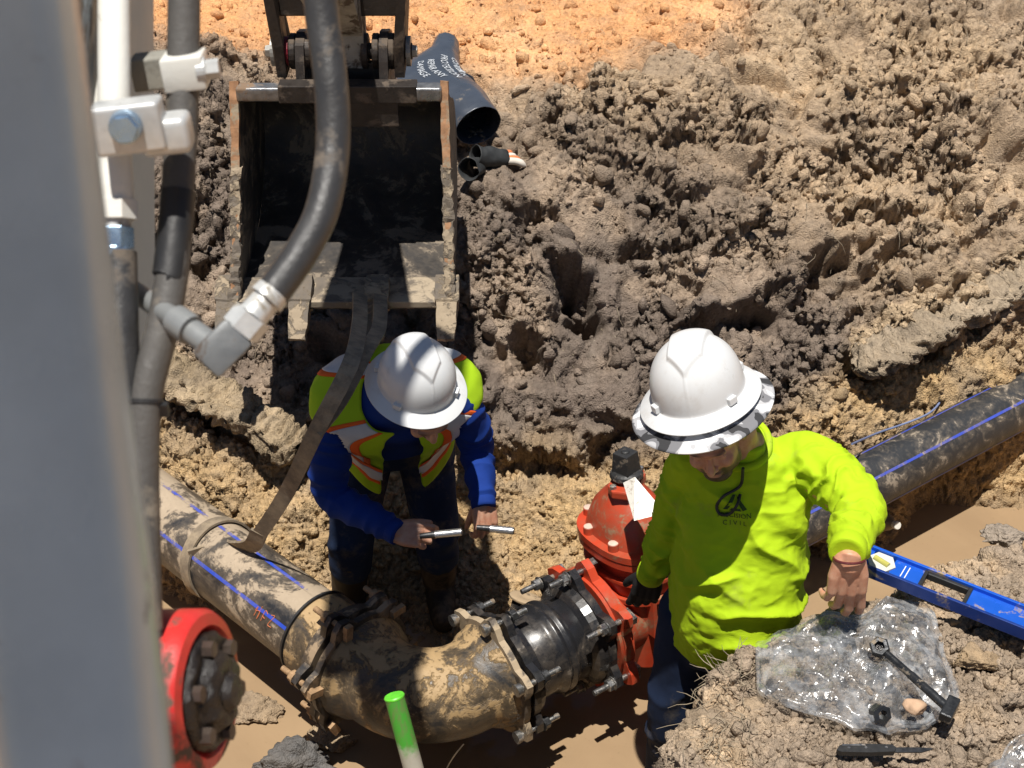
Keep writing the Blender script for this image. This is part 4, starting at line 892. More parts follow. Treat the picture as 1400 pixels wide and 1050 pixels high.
for k in range(33):
    a = 2 * math.pi * k / 32; sc_ = 0.10 * math.cos(a - 0.9); lp.append(BEND + DL * (LS + 0.035 * math.sin(a)) + (LX * math.cos(a) + LU * math.sin(a)) * (PIPE_R + 0.006))
strap('choker_loop', lp[:-1] + [lp[0]], 0.026, 0.004, LX, sm=2)
kn = pl + (c1 - pl).normalized() * (PIPE_R + 0.01)
strap('strap_eye', [c1.lerp(c2, 0.12), c1, c1.lerp(kn, 0.6) + DL * 0.02, kn + DL * 0.05, pl + Vector((-0.06, -0.10, 0.085)) + DL * 0.03], 0.030, 0.005, Vector((-0.1, 0.8, -0.58)))
tag(sling, 'brown woven lifting sling choked round the mud caked pipe', 'sling')

# ================================================================ SMALLER THINGS
def base_z(x, y): 
    z, _ = base_height(np.array([float(x)]), np.array([float(y)])); return float(z[0])
def soilify(o, col, var=0.15):
    me = o.data; n = len(me.vertices); V = np.empty(n * 3, np.float32); me.vertices.foreach_get('co', V); V = V.reshape(-1, 3)
    c = np.array(col, np.float32)[None] * (1 + var * fbm(V, 9, 3, 3)[:, None]); a = me.color_attributes.new('soil_colour', 'FLOAT_COLOR', 'POINT'); a.data.foreach_set('color', np.c_[c, np.ones(n)].astype(np.float32).ravel())
# ---- torn clay ledges along the trench lip
def ledge(path, h, dep, col, seed):
    pts = catmull(path, 40); n = 26; V = []; m = len(pts)
    for i, p in enumerate(pts):
        t = (pts[min(i + 1, m - 1)] - pts[max(i - 1, 0)]).normalized(); side = t.cross(Vector((0, 0, 1))).normalized(); 
        if side.y > 0: side = -side
        taper = min(1, i / 14, (m - 1 - i) / 14) ** 0.6
        for k in range(n):
            a = 2 * math.pi * k / n; x = math.copysign(abs(math.cos(a)) ** 0.7, math.cos(a)) * dep * (0.35 + 0.65 * taper); z = math.copysign(abs(math.sin(a)) ** 0.7, math.sin(a)) * h * (0.3 + 0.7 * taper); V.append(p + side * (x + 0.25 * z) + Vector((0, 0, z)))
    V = np.array([v[:] for v in V], np.float32); idx = np.arange(m * n).reshape(m, n); F = np.stack([idx[:-1], np.roll(idx, -1, 1)[:-1], np.roll(idx, -1, 1)[1:], idx[1:]], -1).reshape(-1, 4)
    C = np.array([p[:] for p in pts], np.float32).repeat(n, 0); d = V - C; L = np.linalg.norm(d, axis=1, keepdims=True) + 1e-6
    S = V.copy(); T_ = np.array((pts[-1] - pts[0]).normalized()[:], np.float32); al = V @ T_; S = np.stack([al * 0.45, V[:, 1] * 2.0, V[:, 2] * 2.6], 1)     # layered along the lip
    f1, f2, _ = worley(S, 11, seed); g1, g2, _ = worley(V, 26, seed + 3)
    V = V + d / L * (0.055 * fbm(S, 7, 4, seed) - 0.035 * sstep(0.2, 0, f2 - f1) + 0.022 * (0.5 - g1) + 0.012 * fbm(V, 45, 3, seed + 9))[:, None]
    o = mesh_np('clay_ledge', V, F, MATS['soil']); o['kind'] = 'structure'; soilify(o, col, 0.5)
ledge([at(150, 455, y=4.62), at(235, 512, y=4.36), at(310, 555, y=4.24), at(370, 585, y=4.17), at(412, 612, y=4.12)], 0.055, 0.095, (0.36, 0.275, 0.175), 5)
ledge([at(1170, 505, y=4.50), at(1230, 475, y=4.60), at(1300, 435, y=4.72), at(1370, 400, y=4.84), at(1470, 345, y=5.02)], 0.055, 0.10, (0.36, 0.285, 0.20), 8)

# ---- spool of wire lying in the clay behind the sleeve
spc = at(714, 838, y=3.70); SM_ = Matrix.Translation(spc) @ Matrix.Rotation(R(-24), 4, 'X') @ Matrix.Rotation(R(14), 4, 'Y')
spool = empty('wire_spool', spc)
M_MUDDISC = muddy('mud_covered_disc', (0.12, 0.09, 0.06), (0.46, 0.34, 0.21), 0.7, 0.8, (14, 14, 14), wetmud=0.85, bump=0.6)
bm = bmesh.new(); add_lathe(bm, [(0.060, 0.052), (0.062, 0.055), (0.062, 0.060), (0.058, 0.063), (0.018, 0.061), (0.012, 0.058)], SM_, 32); bm_obj('flange', bm, M_MUDDISC, spool, smooth=True)
bm = bmesh.new(); add_lathe(bm, [(0.062, -0.012), (0.064, -0.009), (0.062, -0.004)], SM_, 32); bm_obj('flange', bm, M_MUDDISC, spool, smooth=True)
bm = bmesh.new()
for k in range(9): add_lathe(bm, [(0.040, -0.004 + k * 0.0062), (0.0475, -0.002 + k * 0.0062), (0.0475, 0.0006 + k * 0.0062), (0.040, 0.0020 + k * 0.0062)], SM_ @ Matrix.Rotation(R(random.uniform(-2, 2)), 4, 'X'), 28)
bm_obj('wound_wire', bm, M_RUBBER, spool, smooth=True)
tag(spool, 'muddy spool of black wire standing in the clay behind the coupling', 'spool')

# ---- muddy bottle at the foot of the right pipe
bp = at(1206, 712, z=0.16); bottle = empty('drink_bottle', bp)
BM_ = Matrix.Translation(bp) @ Euler((R(62), R(8), R(18))).to_matrix().to_4x4()
bm = bmesh.new(); add_lathe(bm, [(0.030, -0.10), (0.034, -0.095), (0.034, 0.03), (0.030, 0.045), (0.014, 0.075), (0.013, 0.085)], BM_, 28); bm_obj('bottle_body', bm, muddy('muddy_bottle', (0.36, 0.32, 0.26), (0.34, 0.26, 0.17), 0.35, 0.35, (15, 15, 15)), bottle, smooth=True)
bm = bmesh.new(); add_lathe(bm, [(0.0345, -0.07), (0.0348, -0.066), (0.0348, -0.02), (0.0345, -0.016)], BM_, 28, cap=False); bm_obj('wrapper', bm, simple('pale_wrapper', (0.55, 0.55, 0.52), 0.5, 0, 0.3, 60, dirt=(0.2, 0.15, 0.1), dirt_amt=0.35, dirt_scale=20), bottle, smooth=True)
bm = bmesh.new(); add_lathe(bm, [(0.0155, 0.082), (0.016, 0.085), (0.016, 0.102), (0.014, 0.104)], BM_, 20); bm_obj('cap', bm, M_WHITE, bottle, smooth=True)
tag(bottle, 'mud splashed bottle in the water below the right pipe', 'bottle')

# ---- tracer wire lying along the right pipe, stray wire under the bend
bm = bmesh.new(); wp = [at(1165, 607, d=5.02), at(1200, 592, y=4.36), at(1270, 565, y=4.48), at(1300, 530, y=4.62), at(1340, 512, y=4.70), at(1400, 500, y=4.74), at(1500, 455, y=5.0)]
sweep(bm, catmull(wp, 8), 0.0042, 8); tag(bm_obj('tracer_wire', bm, simple('blue_grey_wire', (0.16, 0.20, 0.34), 0.5, 0, 0.3, 30), smooth=True), 'thin blue wire lying along the top of the right pipe', 'wire')
bm = bmesh.new(); sweep(bm, catmull([at(634, 1017, z=0.24), at(622, 1032, z=0.20), at(612, 1048, z=0.12), at(600, 1075, z=0.05)], 6), 0.0022, 6); tag(bm_obj('stray_wire', bm, M_WHITE, smooth=True), 'thin pale wire hanging below the muddy bend', 'wire')

# ---- survey stake with a green painted top
stk = empty('survey_stake', at(640, 1330, d=2.72)); t0, t1 = at(539, 952, d=2.62), at(640, 1330, d=2.72); ax = (t1 - t0).normalized()
mg, b, p = newmat('green_painted_stake'); co = b.coord(); ob = b.new('ShaderNodeNewGeometry').outputs['Position']
sepz = b.new('ShaderNodeSeparateXYZ'); b.link(ob, sepz.inputs[0]); k = b.math('ADD', sepz.outputs['Z'], b.math('MULTIPLY', b.noise(ob, 60, 4), 0.05))
mk = b.ramp(b.math('MULTIPLY', b.math('SUBTRACT', k, t0.z - 0.075), 40.0), [(0.0, 0.0), (1.0, 1.0)])
streak = b.ramp(b.noise(b.mapping(ob, (90, 90, 12)), 1.0, 4), [(0.45, 0.0), (0.6, 0.6)])
b.link(b.mix(mk, b.mix(b.noise(ob, 30, 4), (0.40, 0.38, 0.31), (0.24, 0.22, 0.17)), b.mix(streak, (0.045, 0.26, 0.022), (0.12, 0.15, 0.05))), p.inputs['Base Color']); p.inputs['Roughness'].default_value = 0.5
bm = bmesh.new(); add_cyl(bm, t0, t1, 0.0185, 0.0205, 28); bm_obj('stake_post', bm, mg, stk, smooth=True)
bm = bmesh.new(); FMs = Matrix.Translation(t0) @ frame_from(-ax).to_4x4(); add_lathe(bm, [(0.0192, -0.003), (0.0196, 0.000), (0.0180, 0.0022), (0.010, 0.0016), (0.004, 0.0020), (0.001, 0.0022)], FMs, 28)
bm_obj('painted_cap', bm, simple('fresh_green', (0.13, 0.62, 0.035), 0.4, 0, 0.25, 60), stk, smooth=True)
tag(stk, 'round survey stake with a bright green painted top', 'stake')

# ---- black plastic pipe wrap lying on the bank behind the bucket
wrap = empty('pipe_wrap', at(640, 190, y=5.45))
secs = [(at(655, 172, y=5.40), 0.104, 0.090), (at(645, 160, y=5.46), 0.106, 0.092), (at(624, 142, y=5.58), 0.140, 0.092), (at(594, 122, y=5.72), 0.185, 0.088), (at(592, 100, y=5.86), 0.140, 0.080), (at(606, 78, y=6.02), 0.070, 0.070), (at(610, 62, y=6.14), 0.060, 0.062)]
axw = (secs[-1][0] - secs[0][0]).normalized()
ctrl = [s[0] for s in secs]; cpts = catmull(ctrl, 8); wd = np.interp(np.linspace(0, 1, len(cpts)), np.linspace(0, 1, len(secs)), [s[1] for s in secs]); hd = np.interp(np.linspace(0, 1, len(cpts)), np.linspace(0, 1, len(secs)), [s[2] for s in secs])
def wrap_pt(u, v, off=0.0):
    """u 0..1 along, v angle"""
    f = u * (len(cpts) - 1); i = min(int(f), len(cpts) - 2); w = f - i; c = cpts[i].lerp(cpts[i + 1], w); t = (cpts[min(i + 2, len(cpts) - 1)] - cpts[max(i - 1, 0)]).normalized()
    x = Vector((0, 0, 1)).cross(t).normalized() * -1; z = x.cross(t).normalized(); 
    if z.z < 0: z = -z
    a = np.interp(f, range(len(cpts)), wd); bq = np.interp(f, range(len(cpts)), hd); cr = 1 + 0.05 * mnoise.noise(Vector((math.cos(v) * 1.5, math.sin(v) * 1.5, u * 5))) + 0.025 * mnoise.noise(Vector((math.cos(v) * 4, math.sin(v) * 4, u * 3 + 7)))
    return c + x * math.cos(v) * (a * cr + off) + z * math.sin(v) * (bq * cr + off)
bm = bmesh.new(); nu, nv = 60, 64; ringsO = [[bm.verts.new(wrap_pt(i / (nu - 1), 2 * math.pi * k / nv)) for k in range(nv)] for i in range(nu)]
for a, b_ in zip(ringsO[:-1], ringsO[1:]):
    for k in range(nv): bm.faces.new((a[k], a[(k + 1) % nv], b_[(k + 1) % nv], b_[k]))
bm.faces.new(ringsO[-1]); M_POLY = simple('black_poly_film', (0.050, 0.060, 0.078), 0.34, 0, 0.2, 9, bump=0.3, bump_scale=14, dirt=(0.25, 0.2, 0.15), dirt_amt=0.05)
wo = bm_obj('plastic_film', bm, M_POLY, wrap, smooth=True, autosmooth=False); sm = wo.modifiers.new('thickness', 'SOLIDIFY'); sm.thickness = 0.002
bm = bmesh.new(); fl = [at(528, 132, y=5.70), at(548, 110, y=5.82), at(592, 82, y=6.0), at(615, 110, y=5.80), at(590, 160, y=5.52), at(540, 160, y=5.56)]
cf = sum(fl, Vector()) / len(fl) + Vector((0, 0, 0.03)); vc_ = bm.verts.new(cf); vs = [bm.verts.new(q) for q in fl]
for k in range(len(vs)): bm.faces.new((vs[k], vs[(k + 1) % len(vs)], vc_))
bmesh.ops.subdivide_edges(bm, edges=bm.edges[:], cuts=5, use_grid_fill=True)
for v in bm.verts: v.co.z += 0.02 * mnoise.noise(v.co * 9) + 0.008 * mnoise.noise(v.co * 25)
fo = bm_obj('loose_flap', bm, M_POLY, wrap, smooth=True, autosmooth=False); sm = fo.modifiers.new('thickness', 'SOLIDIFY'); sm.thickness = 0.002
M_PRINT = simple('white_print', (0.55, 0.58, 0.61), 0.5, 0, 0.3, 60)
def text_mesh(body, size):
    cu = bpy.data.curves.new('t', 'FONT'); cu.body = body; cu.size = size; cu.align_x = 'CENTER'; cu.resolution_u = 2
    o = bpy.data.objects.new('t', cu); COL.objects.link(o); bpy.context.view_layer.update(); me = bpy.data.meshes.new_from_object(o.evaluated_get(bpy.context.evaluated_depsgraph_get()))
    bm = bmesh.new(); bm.from_mesh(me); bmesh.ops.triangulate(bm, faces=bm.faces[:]); bmesh.ops.subdivide_edges(bm, edges=[e for e in bm.edges if e.calc_length() > size * 0.25], cuts=2); bpy.data.objects.remove(o); bpy.data.curves.remove(cu); bpy.data.meshes.remove(me); return bm
for body, u0, v0, sz in (('CORROSION', 0.56, 0.92, 0.046), ('PROTECTION', 0.54, 1.30, 0.046), ('REPAIR ANY', 0.52, 1.66, 0.036), ('DAMAGE', 0.54, 1.95, 0.036)):
    bm = text_mesh(body, sz)
    for v in bm.verts: v.co = wrap_pt(u0 - v.co.x / 0.90, v0 - v.co.y / 0.14, 0.0035)
    bm_obj('printed_line', bm, M_PRINT, wrap)
tag(wrap, 'black plastic pipe wrap with white lettering lying open behind the bucket', 'pipe wrap')

# ---- two work gloves under the mouth of the wrap
def glove(x, y, py_, label, rz, fing):
    c = ground_hit(x, y) + Vector((0, 0, 0.035)); g = empty('work_glove', c + Vector((0, 0, -0.03))); M = Matrix.Translation(c) @ Matrix.Rotation(rz, 4, 'Z') @ Matrix.Rotation(R(-14), 4, 'X')
    bm = bmesh.new(); pts = [M @ Vector((0, -0.09, 0.004)), M @ Vector((0, -0.05, 0.0)), M @ Vector((0, 0.0, -0.004)), M @ Vector((0, 0.05, -0.008))]
    rings = sweep(bm, catmull(pts, 5), [0.046 - 0.0005 * i for i in range(16)], 22, cap=False)
    for v in bm.verts: v.co += Vector((mnoise.noise(v.co * 30), 0, mnoise.noise(v.co * 30 + Vector((3, 0, 0))))) * 0.010
    o = bm_obj('cuff', bm, simple('dark_cuff', (0.025, 0.027, 0.028), 0.7, 0, 0.4, 30), g, smooth=True, autosmooth=False); o.modifiers.new('thickness', 'SOLIDIFY').thickness = 0.003
    if fing:
        for k in range(4):
            bm = bmesh.new(); a = (k - 1.5) * 0.30; p0 = M @ Vector((0.012 * (k - 1.5), 0.04, -0.008)); p1 = M @ Vector((0.012 * (k - 1.5) + math.sin(a) * 0.06, 0.09, 0.0)); p2 = M @ Vector((0.012 * (k - 1.5) + math.sin(a) * 0.10, 0.12, -0.012))
            sweep(bm, catmull([p0, p1, p2], 5), [0.015] * 8 + [0.013, 0.011, 0.006], 12); bm_obj('finger', bm, simple('pale_glove', (0.66, 0.60, 0.52), 0.8, 0, 0.2, 30) if k % 2 else simple('orange_glove', (0.70, 0.20, 0.07), 0.8, 0, 0.3, 30), g, smooth=True)
    tag(g, label, 'glove')
glove(676, 226, 0, 'dark cuffed work glove with orange and white fingers beside the pipe wrap', R(-62), True)
glove(652, 238, 0, 'black work glove cuff lying open below the mouth of the pipe wrap', R(-20), False)
bpy.data.objects['work_glove'].name = 'work_glove'

# ---- blue spirit level on the bench
LA, LB = at(1176, 765, z=1.125), at(1420, 862, z=1.115); lx = (LB - LA); LL = 0.66; lx.normalize(); ly = Vector((0, 0, 1)).cross(lx).normalized(); lz = lx.cross(ly)
LM = Matrix.Translation(LA) @ Matrix((lx, ly, lz)).transposed().to_4x4()
level = empty('spirit_level', LA)
M_LB = simple('blue_anodised', (0.015, 0.115, 0.60), 0.34, 0.25, 0.15, 8, dirt=(0.35, 0.27, 0.18), dirt_amt=0.16, dirt_scale=14, bump=0.1); M_LD = simple('dark_blue_edge', (0.010, 0.040, 0.22), 0.4, 0.2, 0.2, 10, dirt=(0.35, 0.27, 0.18), dirt_amt=0.12, dirt_scale=12); M_BLK = simple('black_plastic', (0.02, 0.02, 0.02), 0.5, 0, 0.3, 30)
def lbox(name, x0, x1, y0, y1, z0, z1, mat, bev=0.0015, parent=level):
    bm = bmesh.new(); add_box(bm, LM @ Vector(((x0 + x1) / 2, (y0 + y1) / 2, (z0 + z1) / 2)), (x1 - x0, y1 - y0, z1 - z0), LM.to_3x3()); o = bm_obj(name, bm, mat, None, bevel=bev); put(o, parent); return o
HWD = 0.046
lbox('rail', 0, LL, HWD - 0.009, HWD, -0.010, 0.028, M_LB); lbox('rail', 0, LL, -HWD, -HWD + 0.009, -0.010, 0.028, M_LD)
for x0, x1 in ((0.0, 0.028), (0.088, 0.170), (0.302, 0.46), (0.56, LL)): lbox('web', x0, x1, -HWD + 0.0085, HWD - 0.0085, 0.004, 0.016, M_LB)
for x0, x1 in ((0.170, 0.302), (0.46, 0.56)):                     # hand hole with black grip
    gp = lbox('hand_grip', x0, x0 + 0.010, -HWD + 0.009, HWD - 0.009, 0.0, 0.021, M_BLK); lbox('hand_grip', x1 - 0.010, x1, -HWD + 0.009, HWD - 0.009, 0.0, 0.021, M_BLK)
    lbox('hand_grip', x0 + 0.010, x1 - 0.010, HWD - 0.022, HWD - 0.009, 0.0, 0.021, M_BLK, 0.003); lbox('hand_grip', x0 + 0.010, x1 - 0.010, -HWD + 0.009, -HWD + 0.018, 0.0, 0.021, M_BLK, 0.003)
bm = bmesh.new(); add_prism(bm, hexpts(0.040), 0.022, LM @ Matrix.Translation((0.058, 0, 0.010))); vh = bm_obj('vial_window', bm, simple('pale_vial_frame', (0.62, 0.62, 0.55), 0.4, 0, 0.2, 30), level, bevel=0.004)
bm = bmesh.new(); add_cyl(bm, LM @ Vector((0.036, 0.006, 0.022)), LM @ Vector((0.080, -0.006, 0.022)), 0.0085, n=16); put(bm_obj('vial', bm, simple('yellow_vial', (0.50, 0.47, 0.12), 0.15, 0, 0.2, 30), None, smooth=True), vh)
for xx in (0.118, 0.130): lbox('white_mark', xx, xx + 0.0025, -0.022, 0.026, 0.0158, 0.0168, M_WHITE, 0)
tag(level, 'blue spirit level with a hexagonal vial window lying on the bench', 'spirit level')

# ---- clear plastic bag with its bolts
mb, b, p = newmat('clear_film'); out = b.n['Material Output']; b.n.remove(p)
tr = b.new('ShaderNodeBsdfTransparent'); tr.inputs[0].default_value = (0.93, 0.94, 0.95, 1); gl = b.new('ShaderNodeBsdfGlossy'); gl.inputs['Roughness'].default_value = 0.22; gl.inputs[0].default_value = (1, 1, 1, 1)
df = b.new('ShaderNodeBsdfTranslucent'); df.inputs[0].default_value = (0.85, 0.87, 0.88, 1); df2 = b.new('ShaderNodeBsdfDiffuse'); df2.inputs[0].default_value = (0.80, 0.82, 0.84, 1)
co = b.coord(); bn = b.bump(b.math('ADD', b.noise(co, 30, 3, 0.6, 0.8), b.math('MULTIPLY', b.voro(co, 22), 0.8)), 0.45, 0.010); b.link(bn, gl.inputs['Normal']); b.link(bn, df2.inputs['Normal'])
fr = b.new('ShaderNodeFresnel'); fr.inputs[0].default_value = 1.5; b.link(bn, fr.inputs['Normal'])
m1 = b.new('ShaderNodeMixShader'); b.link(b.math('ADD', b.math('MULTIPLY', fr.outputs[0], 0.8), 0.03, True), m1.inputs[0]); b.link(tr.outputs[0], m1.inputs[1]); b.link(gl.outputs[0], m1.inputs[2])
m2 = b.new('ShaderNodeMixShader'); b.link(b.ramp(b.noise(co, 16, 5, 0.7), [(0.44, 0.03), (0.72, 0.27)]), m2.inputs[0]); b.link(m1.outputs[0], m2.inputs[1]); b.link(df2.outputs[0], m2.inputs[2]); b.link(m2.outputs[0], out.inputs[0])
M_FILM = mb
def film(name, outline, label, puff, seed, nres=120):
    W = [at(x, y, z=1.10) for x, y in outline]; xs = [w.x for w in W]; ys_ = [w.y for w in W]; c = Vector((sum(xs) / len(xs), sum(ys_) / len(ys_), 0)); n = len(W)
    # radial sheet: rim follows the outline, folded and puffed inside
    rim = [q + Vector((mnoise.noise(q * 14), mnoise.noise(q * 14 + Vector((5, 5, 0))), 0)) * 0.022 for q in catmull(W + [W[0]], 10)[:-1]]; m = len(rim); layers = []; VV = []; FF = []; off = 0
    for top in (1, 0):
        nr = 46; V = []
        for i in range(nr):
            f = i / (nr - 1)
            for k in range(m): q = c.lerp(Vector((rim[k].x, rim[k].y, 0)), f); V.append((q.x, q.y, 0))
        V = np.array(V, np.float32); f = np.repeat(np.linspace(0, 1, nr), m)
        bz, _ = base_height(V[:, 0].astype(float), V[:, 1].astype(float))
        cr = 0.5 + 0.5 * fbm(V + seed, 9, 4, seed); rd = 1 - np.abs(fbm(V + 3 * seed, 8, 3, seed + 5)) * 2.6; f1, f2, _ = worley(V + seed, 15, seed + 7)
        V[:, 2] = bz + 0.034 + (top * puff * (np.sqrt(np.clip(1 - f ** 3, 0, 1)) * (0.25 + 0.8 * cr)) + top * 0.034 * rd * (1 - f ** 6) + top * 0.022 * (0.5 - f1) + top * 0.0045 * (np.random.default_rng(seed).random(len(f)) - 0.5))
        V[:, 2] += 0.012 * np.sin(f * 40 + 9 * cr) * sstep(0.8, 1.0, f) * top
        idx = np.arange(nr * m).reshape(nr, m); F = np.stack([idx[:-1], np.roll(idx, -1, 1)[:-1], np.roll(idx, -1, 1)[1:], idx[1:]], -1).reshape(-1, 4); VV.append(V); FF.append(F + off); off += len(V)
    o = mesh_np(name, np.concatenate(VV), np.concatenate(FF), M_FILM, smooth=False); tag(o, label, 'plastic bag'); return o
bag = film('plastic_bag', [(1026, 905), (1062, 880), (1105, 848), (1165, 838), (1215, 812), (1262, 815), (1285, 862), (1297, 905), (1308, 950), (1285, 985), (1240, 1000), (1190, 1008), (1140, 1000), (1075, 985), (1030, 972)], 'crumpled clear plastic bag under the hand, with bolts on it', 0.034, 4)
film('plastic_bag', [(1345, 1050), (1380, 1025), (1420, 1012), (1480, 1030), (1500, 1080), (1440, 1110), (1370, 1100)], 'clear plastic film lying on the bench away from the knife', 0.035, 9).name = 'plastic_bag.001'
ZB = base_z(0.85, 2.6) + 0.10
tb_ = empty('t_bolt', at(1250, 930, z=ZB - 0.015)); b0, b1 = at(1205, 887, z=ZB), at(1298, 970, z=ZB - 0.01); ax = (b1 - b0).normalized()
M_BLKBOLT = simple('black_oxide', (0.045, 0.047, 0.050), 0.34, 0.6, 0.4, 30, dirt=(0.3, 0.24, 0.17), dirt_amt=0.12, dirt_scale=24, bump=0.3)
bm = bmesh.new(); sweep(bm, [b0.lerp(b1, f) for f in (0.06, 0.2, 0.42, 0.44, 0.70, 0.73, 0.97)], [0.0095, 0.0095, 0.0095, 0.0110, 0.0110, 0.0120, 0.0120], 14); bm_obj('bolt_shank', bm, M_BLKBOLT, tb_, smooth=True)
bm = bmesh.new(); add_box(bm, b1, (0.066, 0.030, 0.026), Matrix((Vector((0.55, 0.83, 0.1)).normalized(), Vector((-0.83, 0.55, 0)).normalized(), Vector((0, 0, 1)))).transposed()); bm_obj('t_head', bm, M_BLKBOLT, tb_, bevel=0.004)
bm = bmesh.new(); NM = Matrix.Translation(b0 - ax * 0.006) @ frame_from(Vector((-0.25, -0.55, 0.8)).normalized()).to_4x4(); add_lathe(bm, [(0.0135, -0.016), (0.026, -0.016), (0.026, 0.014), (0.022, 0.018), (0.0135, 0.018), (0.0125, 0.010)], NM, 6, cap=False); nb = bm_obj('nut', bm, M_BLKBOLT, tb_)
bm = bmesh.new(); add_cyl(bm, NM @ Vector((0, 0, -0.012)), NM @ Vector((0, 0, 0.004)), 0.0138, n=16); put(bm_obj('nut_bore', bm, M_GREASE, None), nb)
tag(tb_, 'black steel T bolt with a nut on its end lying on the plastic bag', 'bolt')
bm = bmesh.new(); NM = Matrix.Translation(at(1203, 976, z=ZB - 0.035)) @ Euler((R(50), R(25), 0)).to_matrix().to_4x4(); add_lathe(bm, [(0.0125, -0.013), (0.025, -0.013), (0.025, 0.013), (0.0125, 0.015), (0.0120, -0.010)], NM, 6, cap=False); tag(bm_obj('loose_nut', bm, M_BLKBOLT), 'loose black hex nut inside the plastic bag', 'nut')
V, F = lump_mesh(77, 3); q = at(1250, 968, z=ZB - 0.03); o = mesh_np('stone', V * np.array((0.032, 0.028, 0.026)) + np.array(q[:]), F, simple('tan_stone', (0.50, 0.33, 0.21), 0.9, 0, 0.35, 30, bump=0.6)); tag(o, 'tan stone showing through the plastic bag near the T head', 'stone')
# ---- folding knife
kz = base_z(0.80, 2.25) + 0.035; KA, KB = at(1142, 1028, z=kz), at(1276, 1028, z=kz); kx = (KB - KA).normalized(); KL = (KB - KA).length; KM = Matrix.Translation(KA) @ Matrix((kx, Vector((0, 0, 1)).cross(kx).normalized(), Vector((0, 0, 1)))).transposed().to_4x4()
knife = empty('folding_knife', (KA + KB) / 2)
bm = bmesh.new(); add_prism(bm, [(0, -0.006), (0.01, -0.012), (0.08, -0.014), (0.135, -0.011), (0.142, 0.0), (0.135, 0.010), (0.06, 0.013), (0.01, 0.008)], 0.014, KM @ Matrix.Translation((0, 0, 0.008))); bm_obj('handle', bm, M_BLK, knife, bevel=0.003)
bm = bmesh.new(); add_prism(bm, [(0.138, -0.009), (0.20, -0.009), (KL - 0.01, -0.002), (KL, 0.003), (0.20, 0.006), (0.138, 0.006)], 0.003, KM @ Matrix.Translation((0, 0, 0.008))); bm_obj('blade', bm, M_DKSTEEL, knife)
for xx in (0.03, 0.07, 0.118):
    bm = bmesh.new(); add_cyl(bm, KM @ Vector((xx, 0, 0.013)), KM @ Vector((xx, 0, 0.0165)), 0.0035, n=12); bm_obj('rivet', bm, M_STEEL, knife)
bm = bmesh.new(); add_prism(bm, [(0.015, 0.004), (0.07, 0.004), (0.07, 0.009), (0.015, 0.009)], 0.002, KM @ Matrix.Translation((0, 0, 0.0165))); bm_obj('pocket_clip', bm, M_STEEL, knife)
tag(knife, 'black folding knife lying open on the bench below the plastic bag', 'knife')

# ---- lumps of wet soil standing in the water at the lower left, and big clods
def clod(px, py, z, sx, sy, sz, label, col, seed, grp=None):
    V, F = lump_mesh(seed, 5, 0.30); c = at(px, py, z=z); V = V.astype(np.float32)
    w1, w2, _ = worley(V + seed, 3.2, seed); g1, g2, _ = worley(V + seed, 8.0, seed + 1); V = V * (1 + 0.30 * (0.5 - w1) + 0.13 * (0.5 - g1))[:, None] * np.array((sx, sy, sz)) + np.array(c[:])
    o = mesh_np('soil_clod', V, F, MATS['soil']); soilify(o, col, 0.4); tag(o, label, 'clod', grp); return o
clod(342, 968, 0.06, 0.085, 0.075, 0.05, 'brown crumbly soil clod standing in the water beside the red bracket', (0.30, 0.22, 0.14), 41)
clod(395, 1045, 0.08, 0.15, 0.10, 0.10, 'large dark wet clod in the water beneath the pipe bend', (0.12, 0.115, 0.11), 43)
clod(450, 1010, 0.06, 0.07, 0.06, 0.045, 'small tan clod between the dark clod and the pipe bend', (0.36, 0.27, 0.17), 44)
clod(960, 1000, 1.10, 0.07, 0.06, 0.05, 'crumbly clod at the bench edge among dry roots', (0.33, 0.25, 0.17), 46)
clod(1010, 975, 1.10, 0.06, 0.05, 0.045, 'tan clod on the bench edge beside the plastic bag', (0.36, 0.27, 0.18), 47)
clod(1335, 900, 1.10, 0.055, 0.045, 0.035, 'tan clod on the bench between level and plastic bag', (0.42, 0.30, 0.18), 48)
clod(1375, 735, 1.00, 0.06, 0.05, 0.04, 'grey clod on the bench beyond the blue level', (0.31, 0.255, 0.20), 49)
# ---- dry roots and grass stalks (beyond counting)
def roots(name, n, pick, length, label, seed, col=(0.36, 0.29, 0.20), hang=0.0):
    g = np.random.default_rng(seed); flat = GROUND.reshape(-1, 3); gx, gy = pix(flat); cand = np.where(pick(flat, gx, gy))[0]; bm = bmesh.new()
    for k in g.choice(cand, n):
        p = Vector(flat[k].tolist()); L = length * (0.4 + 0.9 * g.random()); d = Vector((g.normal(), g.normal() - 0.5, abs(g.normal()) * 0.9 - hang)).normalized(); pts = [p - d * 0.01]
        for s in range(4): d = (d + Vector(g.normal(size=3).tolist()) * 0.35 + Vector((0, 0, -0.12 - hang * 0.3))).normalized(); pts.append(pts[-1] + d * L / 4)
        sweep(bm, pts, [0.0014, 0.0013, 0.0011, 0.0008, 0.0004], 4)
    tag(bm_obj(name, bm, simple('dry_root', col, 0.85, 0, 0.4, 20, bump=0)), label, 'roots', kind='stuff')
roots('bench_roots', 210, lambda f, x, y: (x > 930) & (x < 1030) & (y > 900) & (y < 1050) & (f[:, 2] > 0.85) & (f[:, 1] < 2.9), 0.095, 'dry roots and grass stalks along the bench edge', 61)
roots('bank_roots', 420, lambda f, x, y: (y > 40) & (y < 600) & (x > 250) & (x < 1400) & (f[:, 2] > 0.6) & (f[:, 1] > 4.0), 0.11, 'dry roots hanging from the torn bank', 62, hang=0.5)

